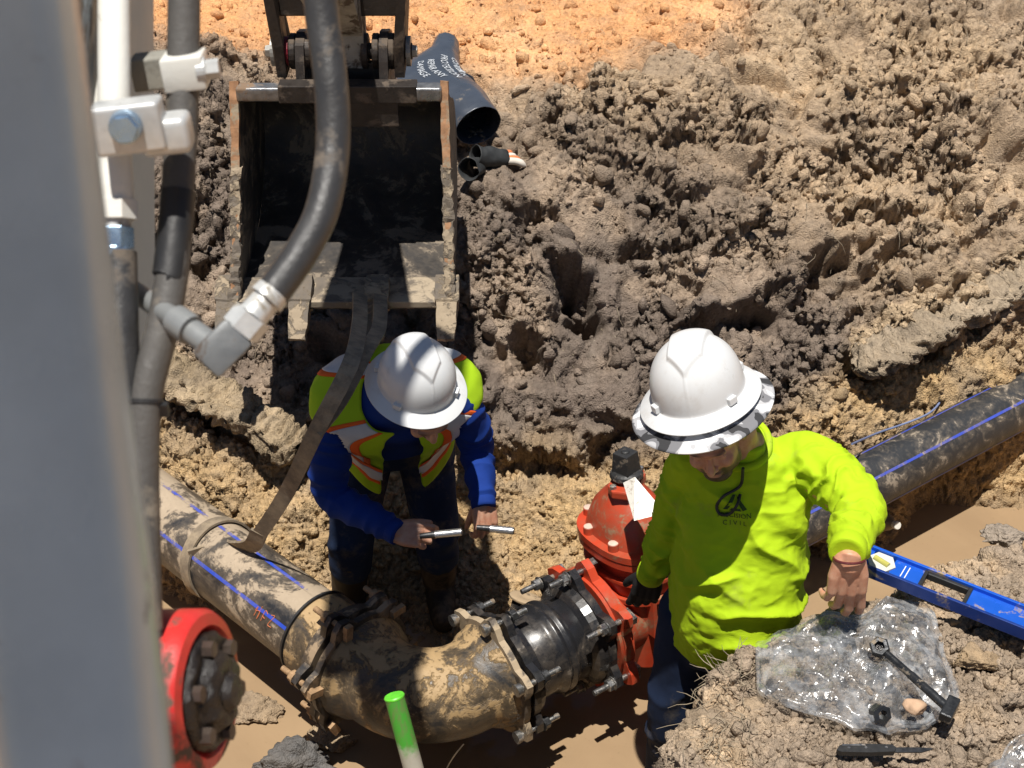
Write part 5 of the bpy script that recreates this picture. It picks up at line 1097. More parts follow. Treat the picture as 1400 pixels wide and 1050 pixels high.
# ================================================================ PEOPLE
from mathutils.bvhtree import BVHTree
def arrays(me):
    n = len(me.vertices); V = np.empty(n * 3, np.float32); me.vertices.foreach_get('co', V); return V.reshape(-1, 3)
def remesh(bm, voxel, smooth=6, factor=0.5):
    """join overlapping closed shapes into one continuous skin"""
    me = bpy.data.meshes.new('t'); bm.to_mesh(me); bm.free(); o = bpy.data.objects.new('t', me); COL.objects.link(o)
    r = o.modifiers.new('r', 'REMESH'); r.mode = 'VOXEL'; r.voxel_size = voxel; r.use_smooth_shade = True
    if smooth: s = o.modifiers.new('s', 'SMOOTH'); s.factor = factor; s.iterations = smooth
    bpy.context.view_layer.update(); dg = bpy.context.evaluated_depsgraph_get(); out = bpy.data.meshes.new_from_object(o.evaluated_get(dg)); bpy.data.objects.remove(o); bpy.data.meshes.remove(me)
    out.polygons.foreach_set('use_smooth', [True] * len(out.polygons)); return out
def mesh_obj(name, me, mat, parent=None):
    me.materials.clear(); me.materials.append(mat); me.name = name; o = bpy.data.objects.new(name, me); COL.objects.link(o)
    if parent is not None: put(o, parent)
    return o
def vnormals(me):
    n = len(me.vertices); N = np.empty(n * 3, np.float32); me.vertices.foreach_get('normal', N); return N.reshape(-1, 3)
def push(me, h):
    V = arrays(me) + vnormals(me) * h[:, None]; me.vertices.foreach_set('co', V.astype(np.float32).ravel()); me.update()
def cap_tube(bm, pts, radii, n=20, flat=1.0, up=Vector((0, 0, 1)), cut=False):
    """tube with rounded ends; flat squashes it across"""
    P = [Vector(p) for p in pts]; r = list(radii); d0 = (P[0] - P[1]).normalized(); d1 = (P[-1] - P[-2]).normalized()
    P = [P[0] + d0 * r[0] * 0.95, P[0] + d0 * r[0] * 0.75] + P + ([] if cut else [P[-1] + d1 * r[-1] * 0.75, P[-1] + d1 * r[-1] * 0.95]); r = [r[0] * 0.25, r[0] * 0.7] + r + ([] if cut else [r[-1] * 0.7, r[-1] * 0.25])
    sec = [(math.cos(2 * math.pi * i / n), flat * math.sin(2 * math.pi * i / n)) for i in range(n)]; sweep(bm, P, r, section=sec, up=up)
def limb(bm, joints, radii, sm=5, n=20, cut=False):
    pts = catmull(joints, sm); rr = [float(np.interp(i / (len(pts) - 1), np.linspace(0, 1, len(radii)), radii)) for i in range(len(pts))]; cap_tube(bm, pts, rr, n, cut=cut)
def torso_rings(rows, nth=72):
    """rows: (centre, lateral vector, forward vector, half width, half depth, forward bulge, squareness)"""
    R_ = []
    for c, lat, fw, a, b_, bul, pw in rows:
        ring = []
        for k in range(nth):
            t = 2 * math.pi * k / nth; x = math.copysign(abs(math.cos(t)) ** (2 / pw), math.cos(t)) * a; y = math.copysign(abs(math.sin(t)) ** (2 / pw), math.sin(t)) * b_; y += bul * max(0, math.sin(t)); ring.append(c + lat * x + fw * y)
        R_.append(ring)
    return R_
def lerp_rows(rows, n):
    out = []; m = len(rows)
    cs = [catmull([r[0] for r in rows], n), catmull([r[1] for r in rows], n), catmull([r[2] for r in rows], n), catmull([Vector((r[3], r[4], r[5])) for r in rows], n)]
    for i in range(len(cs[0])): out.append((cs[0][i], cs[1][i].normalized(), cs[2][i].normalized(), cs[3][i].x, cs[3][i].y, cs[3][i].z, 2.4))
    return out
def add_rings(bm, rings):
    vs = [[bm.verts.new(p) for p in r] for r in rings]; n = len(vs[0])
    for a, b_ in zip(vs[:-1], vs[1:]):
        for k in range(n): bm.faces.new((a[k], a[(k + 1) % n], b_[(k + 1) % n], b_[k]))
    bm.faces.new(vs[0][::-1]); bm.faces.new(vs[-1])

def skin_mat(name, col, dark):
    m, b, p = newmat(name); co = b.coord(); at_ = b.new('ShaderNodeAttribute', attribute_name='hair').outputs['Fac']
    base = b.mix(b.ramp(b.noise(co, 45, 4), [(0.35, 0.0), (0.7, 1.0)]), col, (col[0] * 0.86, col[1] * 0.68, col[2] * 0.62))
    base = b.mix(b.math('MULTIPLY', at_, 0.92), base, dark)
    b.link(base, p.inputs['Base Color']); p.inputs['Roughness'].default_value = 0.48; p.inputs['Subsurface Weight'].default_value = 0.08; p.inputs['Subsurface Radius'].default_value = (0.012, 0.005, 0.003)
    b.link(b.bump(b.noise(co, 260, 4), 0.25, 0.001), p.inputs['Normal']); return m
def cloth(name, col, rough=0.85, var=0.12, scale=6, weave=420, dirt=None, dirt_amt=0.3, sheen=0.0, bump=0.25):
    m, b, p = newmat(name); co = b.coord()
    base = b.mix(b.ramp(b.noise(co, scale, 4), [(0.35, 0.0), (0.7, 1.0)]), col, tuple(c * (1 - var) for c in col))
    if dirt: base = b.mix(b.ramp(b.noise(co, 7, 5, 0.7), [(0.62 - 0.35 * dirt_amt, 0.0), (0.78 - 0.3 * dirt_amt, 0.8)]), base, dirt)
    b.link(base, p.inputs['Base Color']); p.inputs['Roughness'].default_value = rough; p.inputs['Specular IOR Level'].default_value = 0.2; p.inputs['Sheen Weight'].default_value = sheen
    b.link(b.bump(b.math('ADD', b.noise(co, weave, 2, 0.5), b.math('MULTIPLY', b.noise(co, 28, 3), 1.2)), bump, 0.003), p.inputs['Normal']); MATS[name] = m; return m
M_SKIN1 = skin_mat('skin', (0.52, 0.30, 0.20), (0.03, 0.02, 0.015)); M_SKIN2 = skin_mat('tanned_skin', (0.56, 0.31, 0.20), (0.025, 0.018, 0.013))
M_LIME = cloth('lime_jersey', (0.40, 0.58, 0.012), 0.8, 0.10, 5, 420, dirt=(0.30, 0.36, 0.05), dirt_amt=0.10, bump=0.4); M_BLUESH = cloth('royal_blue_jersey', (0.008, 0.036, 0.215), 0.85, 0.25); M_DENIM = cloth('navy_denim', (0.014, 0.026, 0.062), 0.9, 0.35, 9, 500, dirt=(0.11, 0.095, 0.075), dirt_amt=0.16)
M_DENIM2 = cloth('muddy_navy_denim', (0.016, 0.030, 0.070), 0.9, 0.35, 9, 500, dirt=(0.14, 0.115, 0.085), dirt_amt=0.28)
M_VEST = cloth('hi_vis_mesh', (0.38, 0.60, 0.016), 0.75, 0.08, 6, 300); M_TAPE = cloth('silver_tape', (0.56, 0.57, 0.58), 0.42, 0.12, 20, 600, bump=0.1); M_OR = cloth('orange_tape', (0.80, 0.13, 0.02), 0.7, 0.1); M_BOOT = cloth('rubber_boot', (0.035, 0.030, 0.024), 0.6, 0.3, 9, 60, dirt=(0.17, 0.13, 0.085), dirt_amt=0.4)
M_GLOVE = cloth('black_glove', (0.020, 0.019, 0.019), 0.8, 0.3, 20, 300)
mh, b, p = newmat('white_helmet_shell'); co = b.coord(); sm_ = b.ramp(b.noise(co, 14, 6, 0.7), [(0.52, 0.0), (0.75, 0.38)]); b.link(b.mix(sm_, (0.60, 0.61, 0.61), (0.40, 0.355, 0.30)), p.inputs['Base Color']); b.link(b.ramp(b.noise(co, 25, 4), [(0.3, 0.26), (0.7, 0.42)]), p.inputs['Roughness']); M_HELM = mh

def hand_mesh(M, thumb, curls, spread=0.10, scale=1.0, thumb_pose=(0.75, 0.35), voxel=0.0026, swell=0.0, fore=None):
    """hand in its own frame: origin wrist, +y towards the fingertips, +z out of the back of the hand; thumb = -1/+1 side in x.
       curls: per finger (base, middle, tip) bends towards the palm in degrees, index first (index is on the thumb side)"""
    bm = bmesh.new(); s = scale; w = swell
    def Q(x, y, z): return M @ Vector((x * s, y * s, z * s))
    o0 = Q(0, 0, 0); bk = (fore - o0).normalized() if fore is not None else (Q(0, -1, 0) - o0).normalized(); cap_tube(bm, [o0 + bk * 0.075, o0 + bk * 0.03, o0, Q(0, 0.02, 0)], [(0.028 + w) * s, (0.026 + w) * s, (0.025 + w) * s, (0.026 + w) * s], 18)
    for k in range(4):                                            # palm as four overlapping rays, so knuckles show
        x = thumb * (0.031 - 0.0205 * k); cap_tube(bm, [Q(x * 0.55, 0.005, 0.0), Q(x * 0.9, 0.045, 0.002), Q(x, 0.090 - 0.004 * abs(k - 1), 0.003)], [(0.0165 + w) * s, (0.0150 + w) * s, (0.0118 + w) * s], 14)
    cap_tube(bm, [Q(0, 0.02, -0.006), Q(0, 0.07, -0.006)], [(0.020 + w) * s, (0.019 + w) * s], 16)
    L = [(0.044, 0.026, 0.020), (0.048, 0.030, 0.021), (0.044, 0.028, 0.021), (0.034, 0.021, 0.019)]; rr = [0.0098, 0.0100, 0.0096, 0.0086]
    for k in range(4):
        x = thumb * (0.031 - 0.0205 * k); p = Vector((x, 0.090 - 0.004 * abs(k - 1), 0.002)); side = thumb * spread * (1.5 - k) * 0.6; ang = 0; pts = [p.copy()]
        for j in range(3):
            ang += R(curls[k][j]); d = Vector((math.sin(side) * math.cos(ang), math.cos(side) * math.cos(ang), -math.sin(ang))); mid = p + d * L[k][j] * 0.5; p = p + d * L[k][j]; pts += [mid, p.copy()]
        r = rr[k] + w; cap_tube(bm, [Q(*q) for q in pts], [r * 1.10 * s, r * 1.02 * s, r * 1.06 * s, r * 0.93 * s, r * 0.97 * s, r * 0.88 * s, r * 0.78 * s], 14)
    a, dn = thumb_pose; p0 = Vector((thumb * 0.022, 0.018, -0.006)); d = Vector((thumb * math.sin(a) * math.cos(dn), math.cos(a) * math.cos(dn), -math.sin(dn))); p1 = p0 + d * 0.045; a2 = a * 0.62; d2 = Vector((thumb * math.sin(a2) * math.cos(dn * 1.2), math.cos(a2) * math.cos(dn * 1.2), -math.sin(dn * 1.2))); p2 = p1 + d2 * 0.034; a3 = a * 0.35; d3 = Vector((thumb * math.sin(a3) * math.cos(dn * 1.2), math.cos(a3) * math.cos(dn * 1.2), -math.sin(dn * 1.2))); p3 = p2 + d3 * 0.026
    cap_tube(bm, [Q(*p0), Q(*p1), Q(*p2), Q(*p3)], [(0.0165 + w) * s, (0.0128 + w) * s, (0.0112 + w) * s, (0.0088 + w) * s], 14)
    return remesh(bm, voxel * scale, 3, 0.5)
def hand_frame(wrist, direction, back):
    y = Vector(direction).normalized(); z = Vector(back); z = (z - y * z.dot(y)).normalized(); x = y.cross(z); return Matrix.Translation(wrist) @ Matrix((x, y, z)).transposed().to_4x4()
def head_mesh(M, fat=1.0):
    """head in its own frame: origin between the ears, +y forward (face), +z up; returns mesh and a beard/hair mask"""
    bm = bmesh.new()
    def ell(c, r, rot=None):
        bmesh.ops.create_icosphere(bm, subdivisions=3, radius=1.0, matrix=M @ Matrix.Translation(c) @ (rot or Matrix.Identity(4)) @ Matrix.Diagonal((*r, 1)))
    ell((0, -0.010, 0.035), (0.076, 0.096, 0.090)); ell((0, 0.035, -0.030), (0.058 * fat, 0.052, 0.072)); ell((0, 0.050, -0.085), (0.036 * fat, 0.032, 0.026)); ell((0, 0.02, -0.06), (0.060 * fat, 0.050, 0.045))
    ell((0, 0.078, 0.028), (0.050, 0.018, 0.012)); ell((0.034, 0.062, -0.020), (0.026, 0.024, 0.022)); ell((-0.034, 0.062, -0.020), (0.026, 0.024, 0.022))
    cap_tube(bm, [M @ Vector((0, 0.080, 0.020)), M @ Vector((0, 0.093, -0.004)), M @ Vector((0, 0.104, -0.022))], [0.008, 0.010, 0.0125], 12); ell((0.011, 0.092, -0.026), (0.009, 0.010, 0.007)); ell((-0.011, 0.092, -0.026), (0.009, 0.010, 0.007))
    ell((0, 0.084, -0.052), (0.022, 0.010, 0.0055)); ell((0, 0.082, -0.062), (0.020, 0.010, 0.0065))
    for sx in (-1, 1):
        ell((sx * 0.078, -0.012, -0.004), (0.009, 0.020, 0.032), Matrix.Rotation(sx * 0.25, 4, 'Z')); ell((sx * 0.031, 0.074, 0.008), (0.015, 0.011, 0.009))
    limb(bm, [M @ Vector((0, -0.02, -0.03)), M @ Vector((0, -0.03, -0.10)), M @ Vector((0, -0.045, -0.17))], [0.060 * fat, 0.058 * fat, 0.066 * fat], 4, 24)
    me = remesh(bm, 0.0032, 4, 0.5); V = arrays(me); Mi = np.array(M.inverted()); L = V @ Mi[:3, :3].T + Mi[:3, 3]
    # eye sockets and the line of the mouth pressed in
    N = vnormals(me); h = np.zeros(len(V), np.float32)
    for sx in (-1, 1): h -= 0.006 * np.exp(-(((L[:, 0] - sx * 0.031) / 0.017) ** 2 + ((L[:, 2] - 0.012) / 0.010) ** 2)) * (L[:, 1] > 0.03)
    h -= 0.004 * np.exp(-((L[:, 0] / 0.026) ** 4 + ((L[:, 2] + 0.0565) / 0.0028) ** 2)) * (L[:, 1] > 0.03)
    me.vertices.foreach_set('co', (V + N * h[:, None]).astype(np.float32).ravel()); me.update()
    nz = 0.010 * vnoise(L, 60, 3)
    jaw = sstep(-0.030, -0.052, L[:, 2] + nz - 0.35 * np.maximum(0, np.abs(L[:, 0]) - 0.040)) * (L[:, 2] > -0.125) * sstep(-0.01, 0.03, L[:, 1]) * 0.85
    mou = sstep(-0.034, -0.042, L[:, 2] + nz) * (np.abs(L[:, 0]) < 0.034) * sstep(0.055, 0.07, L[:, 1]); lips = np.exp(-((L[:, 0] / 0.020) ** 4 + ((L[:, 2] + 0.057) / 0.0075) ** 4))
    brow = np.exp(-(((np.abs(L[:, 0]) - 0.032) / 0.017) ** 2 + ((L[:, 2] - 0.031) / 0.005) ** 2)) * (L[:, 1] > 0.04); crown = sstep(0.045, 0.060, L[:, 2]); side_ = sstep(0.01, -0.015, L[:, 1]) * sstep(-0.05, -0.03, L[:, 2])
    mask = np.clip(np.maximum(np.maximum(jaw, mou) * (1 - 0.9 * lips), np.maximum(np.maximum(brow, crown), side_)), 0, 1)
    return me, mask
def join_person(name, meshes, mat, label):
    """one mesh for the whole body: core figure, head and hands"""
    VV, FF, HH = [], [], []; off = 0
    for me, mask in meshes:
        V = arrays(me); n = len(me.polygons); tot = np.empty(n, np.int32); me.polygons.foreach_get('loop_total', tot); L = np.empty(len(me.loops), np.int32); me.loops.foreach_get('vertex_index', L)
        st = np.empty(n, np.int32); me.polygons.foreach_get('loop_start', st); q = tot == 4; FF.append(np.stack([L[st[q] + k] for k in range(4)], 1) + off); VV.append(V); HH.append(mask if mask is not None else np.zeros(len(V))); off += len(V)
    o = mesh_np(name, np.concatenate(VV), np.concatenate(FF), mat); a = o.data.attributes.new('hair', 'FLOAT', 'POINT'); H = np.concatenate(HH).astype(np.float32)
    if len(H) == len(o.data.vertices): a.data.foreach_set('value', H)
    tag(o, label, 'person'); return o
def cam_axis():
    return Vector((0, -math.cos(PITCH), math.sin(PITCH)))

def hard_hat(M, parent, shade=None):
    """full brim helmet; frame: origin centre of the brim plane, +y front, +z up"""
    nt, nr = 180, 104; V = []; Rb = 0.150; Rd = 0.114; H = 0.138
    for i in range(nr):
        f = i / (nr - 1)
        for k in range(nt):
            t = 2 * math.pi * k / nt; c, s = math.cos(t), math.sin(t); ey = 1.11
            if f < 0.70:                                          # dome
                g = f / 0.70; a = g * math.pi / 2; rho = Rd * math.sin(a) ** 0.92; z = 0.018 + H * max(0, math.cos(a)) ** 0.80
            else:                                                 # brim
                g = (f - 0.70) / 0.30; rho = Rd + (Rb - Rd) * g; z = 0.018 - 0.016 * g ** 0.8 - 0.006 * g * g + 0.010 * math.exp(-g * 14) * 0
            x, y = rho * c, rho * s * ey
            if f < 0.70:
                yy = y / (Rd * ey); w = 0.044 - 0.004 * yy if yy < 0.42 else 0.042 * max(0, (0.80 - yy) / 0.38)
                z += 0.0105 * float(sstep(0.0025, -0.0025, np.float64(abs(x) - w))) * float(sstep(-0.95, -0.75, np.float64(yy)))
            V.append(M @ Vector((x, y, z)))
    V = np.array([v[:] for v in V], np.float32); idx = np.arange(nr * nt).reshape(nr, nt); F = np.stack([idx[:-1], idx[1:], np.roll(idx, -1, 1)[1:], np.roll(idx, -1, 1)[:-1]], -1).reshape(-1, 4)
    hat = mesh_np('hard_hat', V, F, M_HELM); sm = hat.modifiers.new('thickness', 'SOLIDIFY'); sm.thickness = 0.0035; sm.offset = -1; put(hat, parent)
    for a in (38, 142, 218, 322):                                 # slot housings at the foot of the dome
        t = R(a); bm = bmesh.new(); c = Vector((0.117 * math.cos(t), 0.117 * 1.11 * math.sin(t), 0.026)); q = (M.to_3x3() @ Matrix.Rotation(t - R(90), 3, 'Z')).normalized(); add_box(bm, M @ c, (0.026, 0.016, 0.020), q); put(bm_obj('slot_housing', bm, M_HELM, None, bevel=0.003), hat)
    return hat
def in_shirt_text(bvh, body, size, c, xdir, ydir, nrm, mat, parent, name):
    bm = text_mesh(body, size)
    for v in bm.verts:
        o = c + xdir * v.co.x + ydir * v.co.y + nrm * 0.25; hit = bvh.ray_cast(o, -nrm, 0.6); v.co = (hit[0] + nrm * 0.0028) if hit[0] else o - nrm * 0.25
    put(bm_obj(name, bm, mat, None), parent)

# ---------------------------------------------------------------- the man in the lime shirt
def man_in_lime():
    cx = 0.02
    pel = Vector((0.635, 2.975, 0.86)); lat = Vector((0.985, -0.10, 0.02)).normalized(); fw = Vector((-0.10, -0.995, 0)).normalized()
    shR, shL = Vector((0.512, 3.03, 1.362)), Vector((0.800, 3.01, 1.385)); neck = Vector((0.622, 3.02, 1.44))
    elR = Vector((0.462, 3.09, 1.10)); wrR = at(890, 784, y=3.13)
    elL = Vector((0.905, 2.815, 1.375)); wrL = at(1159, 752, y=2.63)
    rows = [(Vector((0.640, 2.965, 0.80)), lat, fw, 0.180, 0.150, 0.03, 2.4), (Vector((0.645, 2.965, 0.92)), lat, fw, 0.186, 0.160, 0.055, 2.4), (Vector((0.642, 2.97, 1.05)), lat, fw, 0.186, 0.155, 0.060, 2.4), (Vector((0.640, 2.98, 1.18)), lat, fw, 0.180, 0.140, 0.030, 2.4),
            (Vector((0.640, 3.00, 1.30)), lat, fw, 0.178, 0.120, 0.012, 2.4), (Vector((0.638, 3.015, 1.385)), lat, fw, 0.152, 0.095, 0.0, 2.4), (neck, lat, fw, 0.085, 0.078, 0.0, 2.4), (neck + Vector((-0.01, -0.006, 0.03)), lat, fw, 0.070, 0.068, 0.0, 2.4)]
    # shirt
    bm = bmesh.new(); add_rings(bm, torso_rings(lerp_rows(rows, 5)))
    limb(bm, [shR + Vector((0.05, 0, -0.02)), shR, shR.lerp(elR, 0.5) + Vector((-0.012, 0, 0)), elR, elR.lerp(wrR, 0.5), wrR], [0.075, 0.076, 0.067, 0.060, 0.053, 0.043], 6, 26, True)
    limb(bm, [shL + Vector((-0.05, 0.01, -0.02)), shL, shL.lerp(elL, 0.5) + Vector((0.02, 0.0, 0.012)), elL, elL.lerp(wrL, 0.5) + Vector((0.0, 0, 0.0)), wrL], [0.080, 0.082, 0.074, 0.067, 0.059, 0.047], 6, 28, True)
    me = remesh(bm, 0.0052, 7, 0.5)
    V = arrays(me); N = vnormals(me); h = np.zeros(len(V), np.float32)
    for a, b_, rad, amp in ((shR, elR, 0.12, 0.009), (elR, wrR, 0.11, 0.010), (shL, elL, 0.12, 0.013), (elL, wrL, 0.10, 0.012)):
        A = np.array(a[:]); B = np.array(b_[:]); d = B - A; Ln = np.linalg.norm(d); d /= Ln; t = (V - A) @ d; rr = np.linalg.norm(V - A - np.outer(t, d), axis=1); wgt = sstep(rad, rad * 0.8, rr) * sstep(-0.02, 0.03, t) * sstep(Ln + 0.02, Ln - 0.03, t)
        ph = t * 34 + 1.6 * vnoise(V, 9, 5) + 1.2 * vnoise(V, 22, 6); fold = 1 - np.abs(np.sin(ph * math.pi * 0.5)); h += wgt * amp * (fold ** 1.3 * 1.5 - 0.5) * (0.55 + 0.6 * vnoise(V, 12, 8))
    tw = sstep(0.24, 0.20, np.abs((V - np.array(pel[:])) @ np.array(lat[:])))
    # long slack folds hanging across the belly
    lx_ = (V - np.array(pel[:])) @ np.array(lat[:]); z_ = V[:, 2]; sag = z_ + 1.3 * (lx_ + 0.02) ** 2 * 2.0 - 0.28 * lx_; sag = sag + 0.016 * vnoise(V, 6, 41)
    f_ = 1 - np.abs(np.sin(sag * 30)); h += tw * 0.024 * (f_ ** 1.6 - 0.35) * sstep(1.24, 1.12, z_) * sstep(0.84, 0.92, z_) * sstep(-0.15, 0.40, vnoise(V, 4.2, 43) + 0.25)
    diag = (V @ np.array((0.75, 0.2, 0.62))) * 24 + 1.4 * vnoise(V, 7, 51); h += tw * 0.011 * (1 - 2 * np.abs(np.sin(diag))) * sstep(1.0, 1.15, z_) * sstep(1.42, 1.32, z_) * sstep(-0.1, 0.5, vnoise(V, 5, 47))
    h += 0.007 * fbm(V, 11, 3, 61) + 0.0045 * (0.6 - np.abs(fbm(V * np.array((1.0, 1.0, 1.6)), 13, 3, 67)) * 2.2); push(me, h)
    # body
    bm = bmesh.new(); inner = [(r[0], r[1], r[2], r[3] * 0.88, r[4] * 0.85, r[5] * 0.8, 2.2) for r in rows]; add_rings(bm, torso_rings(lerp_rows(inner, 4), 40))
    hipR, hipL = pel + lat * -0.095, pel + lat * 0.095; ftR, ftL = Vector((0.500, 3.00, 0.09)), Vector((0.72, 2.93, 0.09)); knR = Vector((0.495, 2.95, 0.47)); knL = Vector((0.735, 2.88, 0.47))
    for hp, kn, ft in ((hipR, knR, ftR), (hipL, knL, ftL)): limb(bm, [hp, hp.lerp(kn, 0.5), kn, kn.lerp(ft, 0.5), ft], [0.095, 0.080, 0.058, 0.052, 0.038], 5); cap_tube(bm, [ft + Vector((0, 0.04, -0.03)), ft + Vector((0, -0.06, -0.04)), ft + Vector((0, -0.14, -0.05))], [0.045, 0.042, 0.034])
    limb(bm, [shR, elR, elR.lerp(wrR, 0.75)], [0.062, 0.045, 0.030], 6); limb(bm, [shL, elL, elL.lerp(wrL, 0.7)], [0.066, 0.050, 0.034], 6); limb(bm, [neck - Vector((0, 0, 0.08)), neck + Vector((-0.03, -0.03, 0.06))], [0.06, 0.058], 4); core = remesh(bm, 0.008, 4)
    # head: chin down, turned to the valve
    hz = Matrix.Translation(at(974, 596, y=2.945)); face = (Vector((-0.16, -0.88, -0.24))).normalized(); up0 = Vector((-0.30, -0.12, 0.95)); xx = face.cross(up0).normalized(); zz = xx.cross(face).normalized(); HM = hz @ Matrix((xx, face, zz)).transposed().to_4x4()
    hd, hmask = head_mesh(HM, 1.12)
    handL = hand_mesh(hand_frame(wrL + Vector((0.003, -0.016, -0.010)), Vector((0.03, -0.10, -0.98)), Vector((0.05, -0.93, 0.18))), 1 * -1, [(8, 22, 14), (12, 24, 14), (18, 28, 16), (30, 34, 20)], 0.13, 1.22, (0.10, 1.05), 0.0021, fore=elL)
    person = join_person('person', [(core, None), (hd, hmask), (handL, None)], M_SKIN2, 'man in lime long sleeved shirt and white hard hat reaching over the plastic bag')
    shirt = mesh_obj('shirt', me, M_LIME, person)
    # ribbed cuff and collar edges
    for wr, el, r in ((wrL, elL, 0.0475), (wrR, elR, 0.043)):
        bm = bmesh.new(); d = (wr - el).normalized(); add_lathe(bm, [(r * 0.93, -0.040), (r, -0.034), (r * 1.01, -0.012), (r * 0.97, 0.004), (r * 0.9, 0.008), (r * 0.7, 0.006)], Matrix.Translation(wr + d * 0.012) @ frame_from(d).to_4x4(), 40); put(bm_obj('cuff', bm, M_LIME, None, smooth=True, autosmooth=False), shirt)
    bm = bmesh.new(); rg = torso_rings([(neck + Vector((-0.012, -0.012, 0.012)), lat, (fw + Vector((0, 0, -0.35))).normalized(), 0.080, 0.082, 0, 2.1)], 40)[0]; sweep(bm, rg + [rg[0]], 0.011, 10); put(bm_obj('collar', bm, M_LIME, None, smooth=True), shirt)
    # glove on his right hand
    gm = hand_mesh(hand_frame(wrR + Vector((0, 0, -0.004)), Vector((-0.14, 0.06, -0.98)), Vector((-0.15, -0.95, 0.05))), 1, [(12, 16, 12), (16, 18, 12), (20, 20, 14), (24, 24, 16)], 0.10, 1.02, (0.55, 0.35), 0.0030, swell=0.0022, fore=elR); mesh_obj('glove', gm, M_GLOVE, person)
    # trousers
    bm = bmesh.new(); tr = [(Vector((0.640, 2.965, 0.74)), lat, fw, 0.170, 0.135, 0.0, 2.4), (Vector((0.640, 2.965, 0.86)), lat, fw, 0.178, 0.140, 0.02, 2.4), (Vector((0.640, 2.965, 0.95)), lat, fw, 0.176, 0.140, 0.03, 2.4)]; add_rings(bm, torso_rings(lerp_rows(tr, 4), 48))
    for hp, kn, ft in ((hipR, knR, ftR), (hipL, knL, ftL)): limb(bm, [hp, hp.lerp(kn, 0.5), kn, kn.lerp(ft, 0.5), ft + Vector((0, 0, 0.03))], [0.112, 0.098, 0.082, 0.076, 0.072], 6, 24)
    tm = remesh(bm, 0.008, 6); V = arrays(tm); push(tm, 0.006 * (1 - 2 * np.abs(np.sin(V[:, 2] * 22 + 2.5 * vnoise(V, 7, 3)))) * sstep(0.0, 0.5, vnoise(V, 5, 9)) + 0.003 * fbm(V, 20, 2, 5)); mesh_obj('trousers', tm, M_DENIM, person)
    for ft in (ftR, ftL):
        bm = bmesh.new(); cap_tube(bm, [ft + Vector((0, 0.0, 0.10)), ft + Vector((0, 0.0, 0.0))], [0.060, 0.062]); cap_tube(bm, [ft + Vector((0, 0.05, -0.025)), ft + Vector((0, -0.06, -0.030)), ft + Vector((0, -0.16, -0.040))], [0.058, 0.056, 0.046]); mesh_obj('boot', remesh(bm, 0.007, 4), M_BOOT, person)
    # helmet with camouflage sun brim
    hup = (Vector((-0.27, 0.10, 0.95))).normalized(); hfw = Vector((-0.22, -0.96, 0)); hx = hfw.cross(hup).normalized(); hfw = hup.cross(hx).normalized(); HH = Matrix.Translation(at(957, 541, y=2.925)) @ Matrix((hx, hfw, hup)).transposed().to_4x4() @ Matrix.Scale(1.05, 4)
    hat = hard_hat(HH, person)
    mc, b, p = newmat('camouflage_cloth'); co = b.coord(); n = b.noise(co, 15, 2, 0.4, 1.0); b.link(b.ramp(n, [(0.0, (0.03, 0.03, 0.032)), (0.40, (0.03, 0.03, 0.032)), (0.405, (0.17, 0.17, 0.18)), (0.50, (0.17, 0.17, 0.18)), (0.505, (0.42, 0.42, 0.43)), (0.565, (0.42, 0.42, 0.43)), (0.57, (0.78, 0.78, 0.77)), (1.0, (0.78, 0.78, 0.77))], 'CONSTANT'), p.inputs['Base Color']); p.inputs['Roughness'].default_value = 0.85; b.link(b.bump(b.noise(co, 300, 2), 0.2, 0.002), p.inputs['Normal'])
    nt, nr = 96, 12; VV = []
    for i in range(nr):
        f = i / (nr - 1)
        for k in range(nt):
            t = 2 * math.pi * k / nt; r = 0.110 + 0.066 * f; z = -0.002 - 0.032 * f ** 0.9 + 0.004 * math.sin(2 * t + 1) * f; front = max(0, math.sin(t)); VV.append(HH @ Vector((r * math.cos(t), r * math.sin(t) * 1.10, z)))
    idx = np.arange(nr * nt).reshape(nr, nt); F = np.stack([idx[:-1], idx[1:], np.roll(idx, -1, 1)[1:], np.roll(idx, -1, 1)[:-1]], -1).reshape(-1, 4); sb = mesh_np('sun_brim', np.array([v[:] for v in VV]), F, mc); sm = sb.modifiers.new('thickness', 'SOLIDIFY'); sm.thickness = 0.004; put(sb, hat)
    # neck cord, bracelet, chest print
    bvh = BVHTree.FromObject(shirt, bpy.context.evaluated_depsgraph_get())
    def on_shirt(px_, py_, off=0.006):
        o = Vector((0, 0, CAM_Z)); d = (at(px_, py_, d=1.0) - o).normalized(); h_ = bvh.ray_cast(o, d, 8); return (h_[0] - d * off) if h_[0] else at(px_, py_, y=2.9)
    cd = [at(1016, 640, y=2.90), on_shirt(1012, 664), on_shirt(990, 678), on_shirt(980, 692), on_shirt(985, 703), on_shirt(998, 702), on_shirt(1008, 690), on_shirt(1012, 676)]
    bm = bmesh.new(); sweep(bm, catmull(cd, 6), 0.0042, 10); put(bm_obj('neck_cord', bm, M_BLK, None, smooth=True), hat)
    bm = bmesh.new(); d = Vector((0.02, -0.35, -0.93)).normalized(); c = wrL + Vector((0.002, -0.018, -0.012)); FMb = Matrix.Translation(c) @ frame_from(d).to_4x4(); rr = [FMb @ Vector((0.038 * math.cos(2 * math.pi * k / 32), 0.034 * math.sin(2 * math.pi * k / 32), 0)) for k in range(33)]; sweep(bm, rr, 0.0035, 8); put(bm_obj('bracelet', bm, simple('dark_red_band', (0.10, 0.012, 0.015), 0.5, 0, 0.3, 30), None, smooth=True), person)
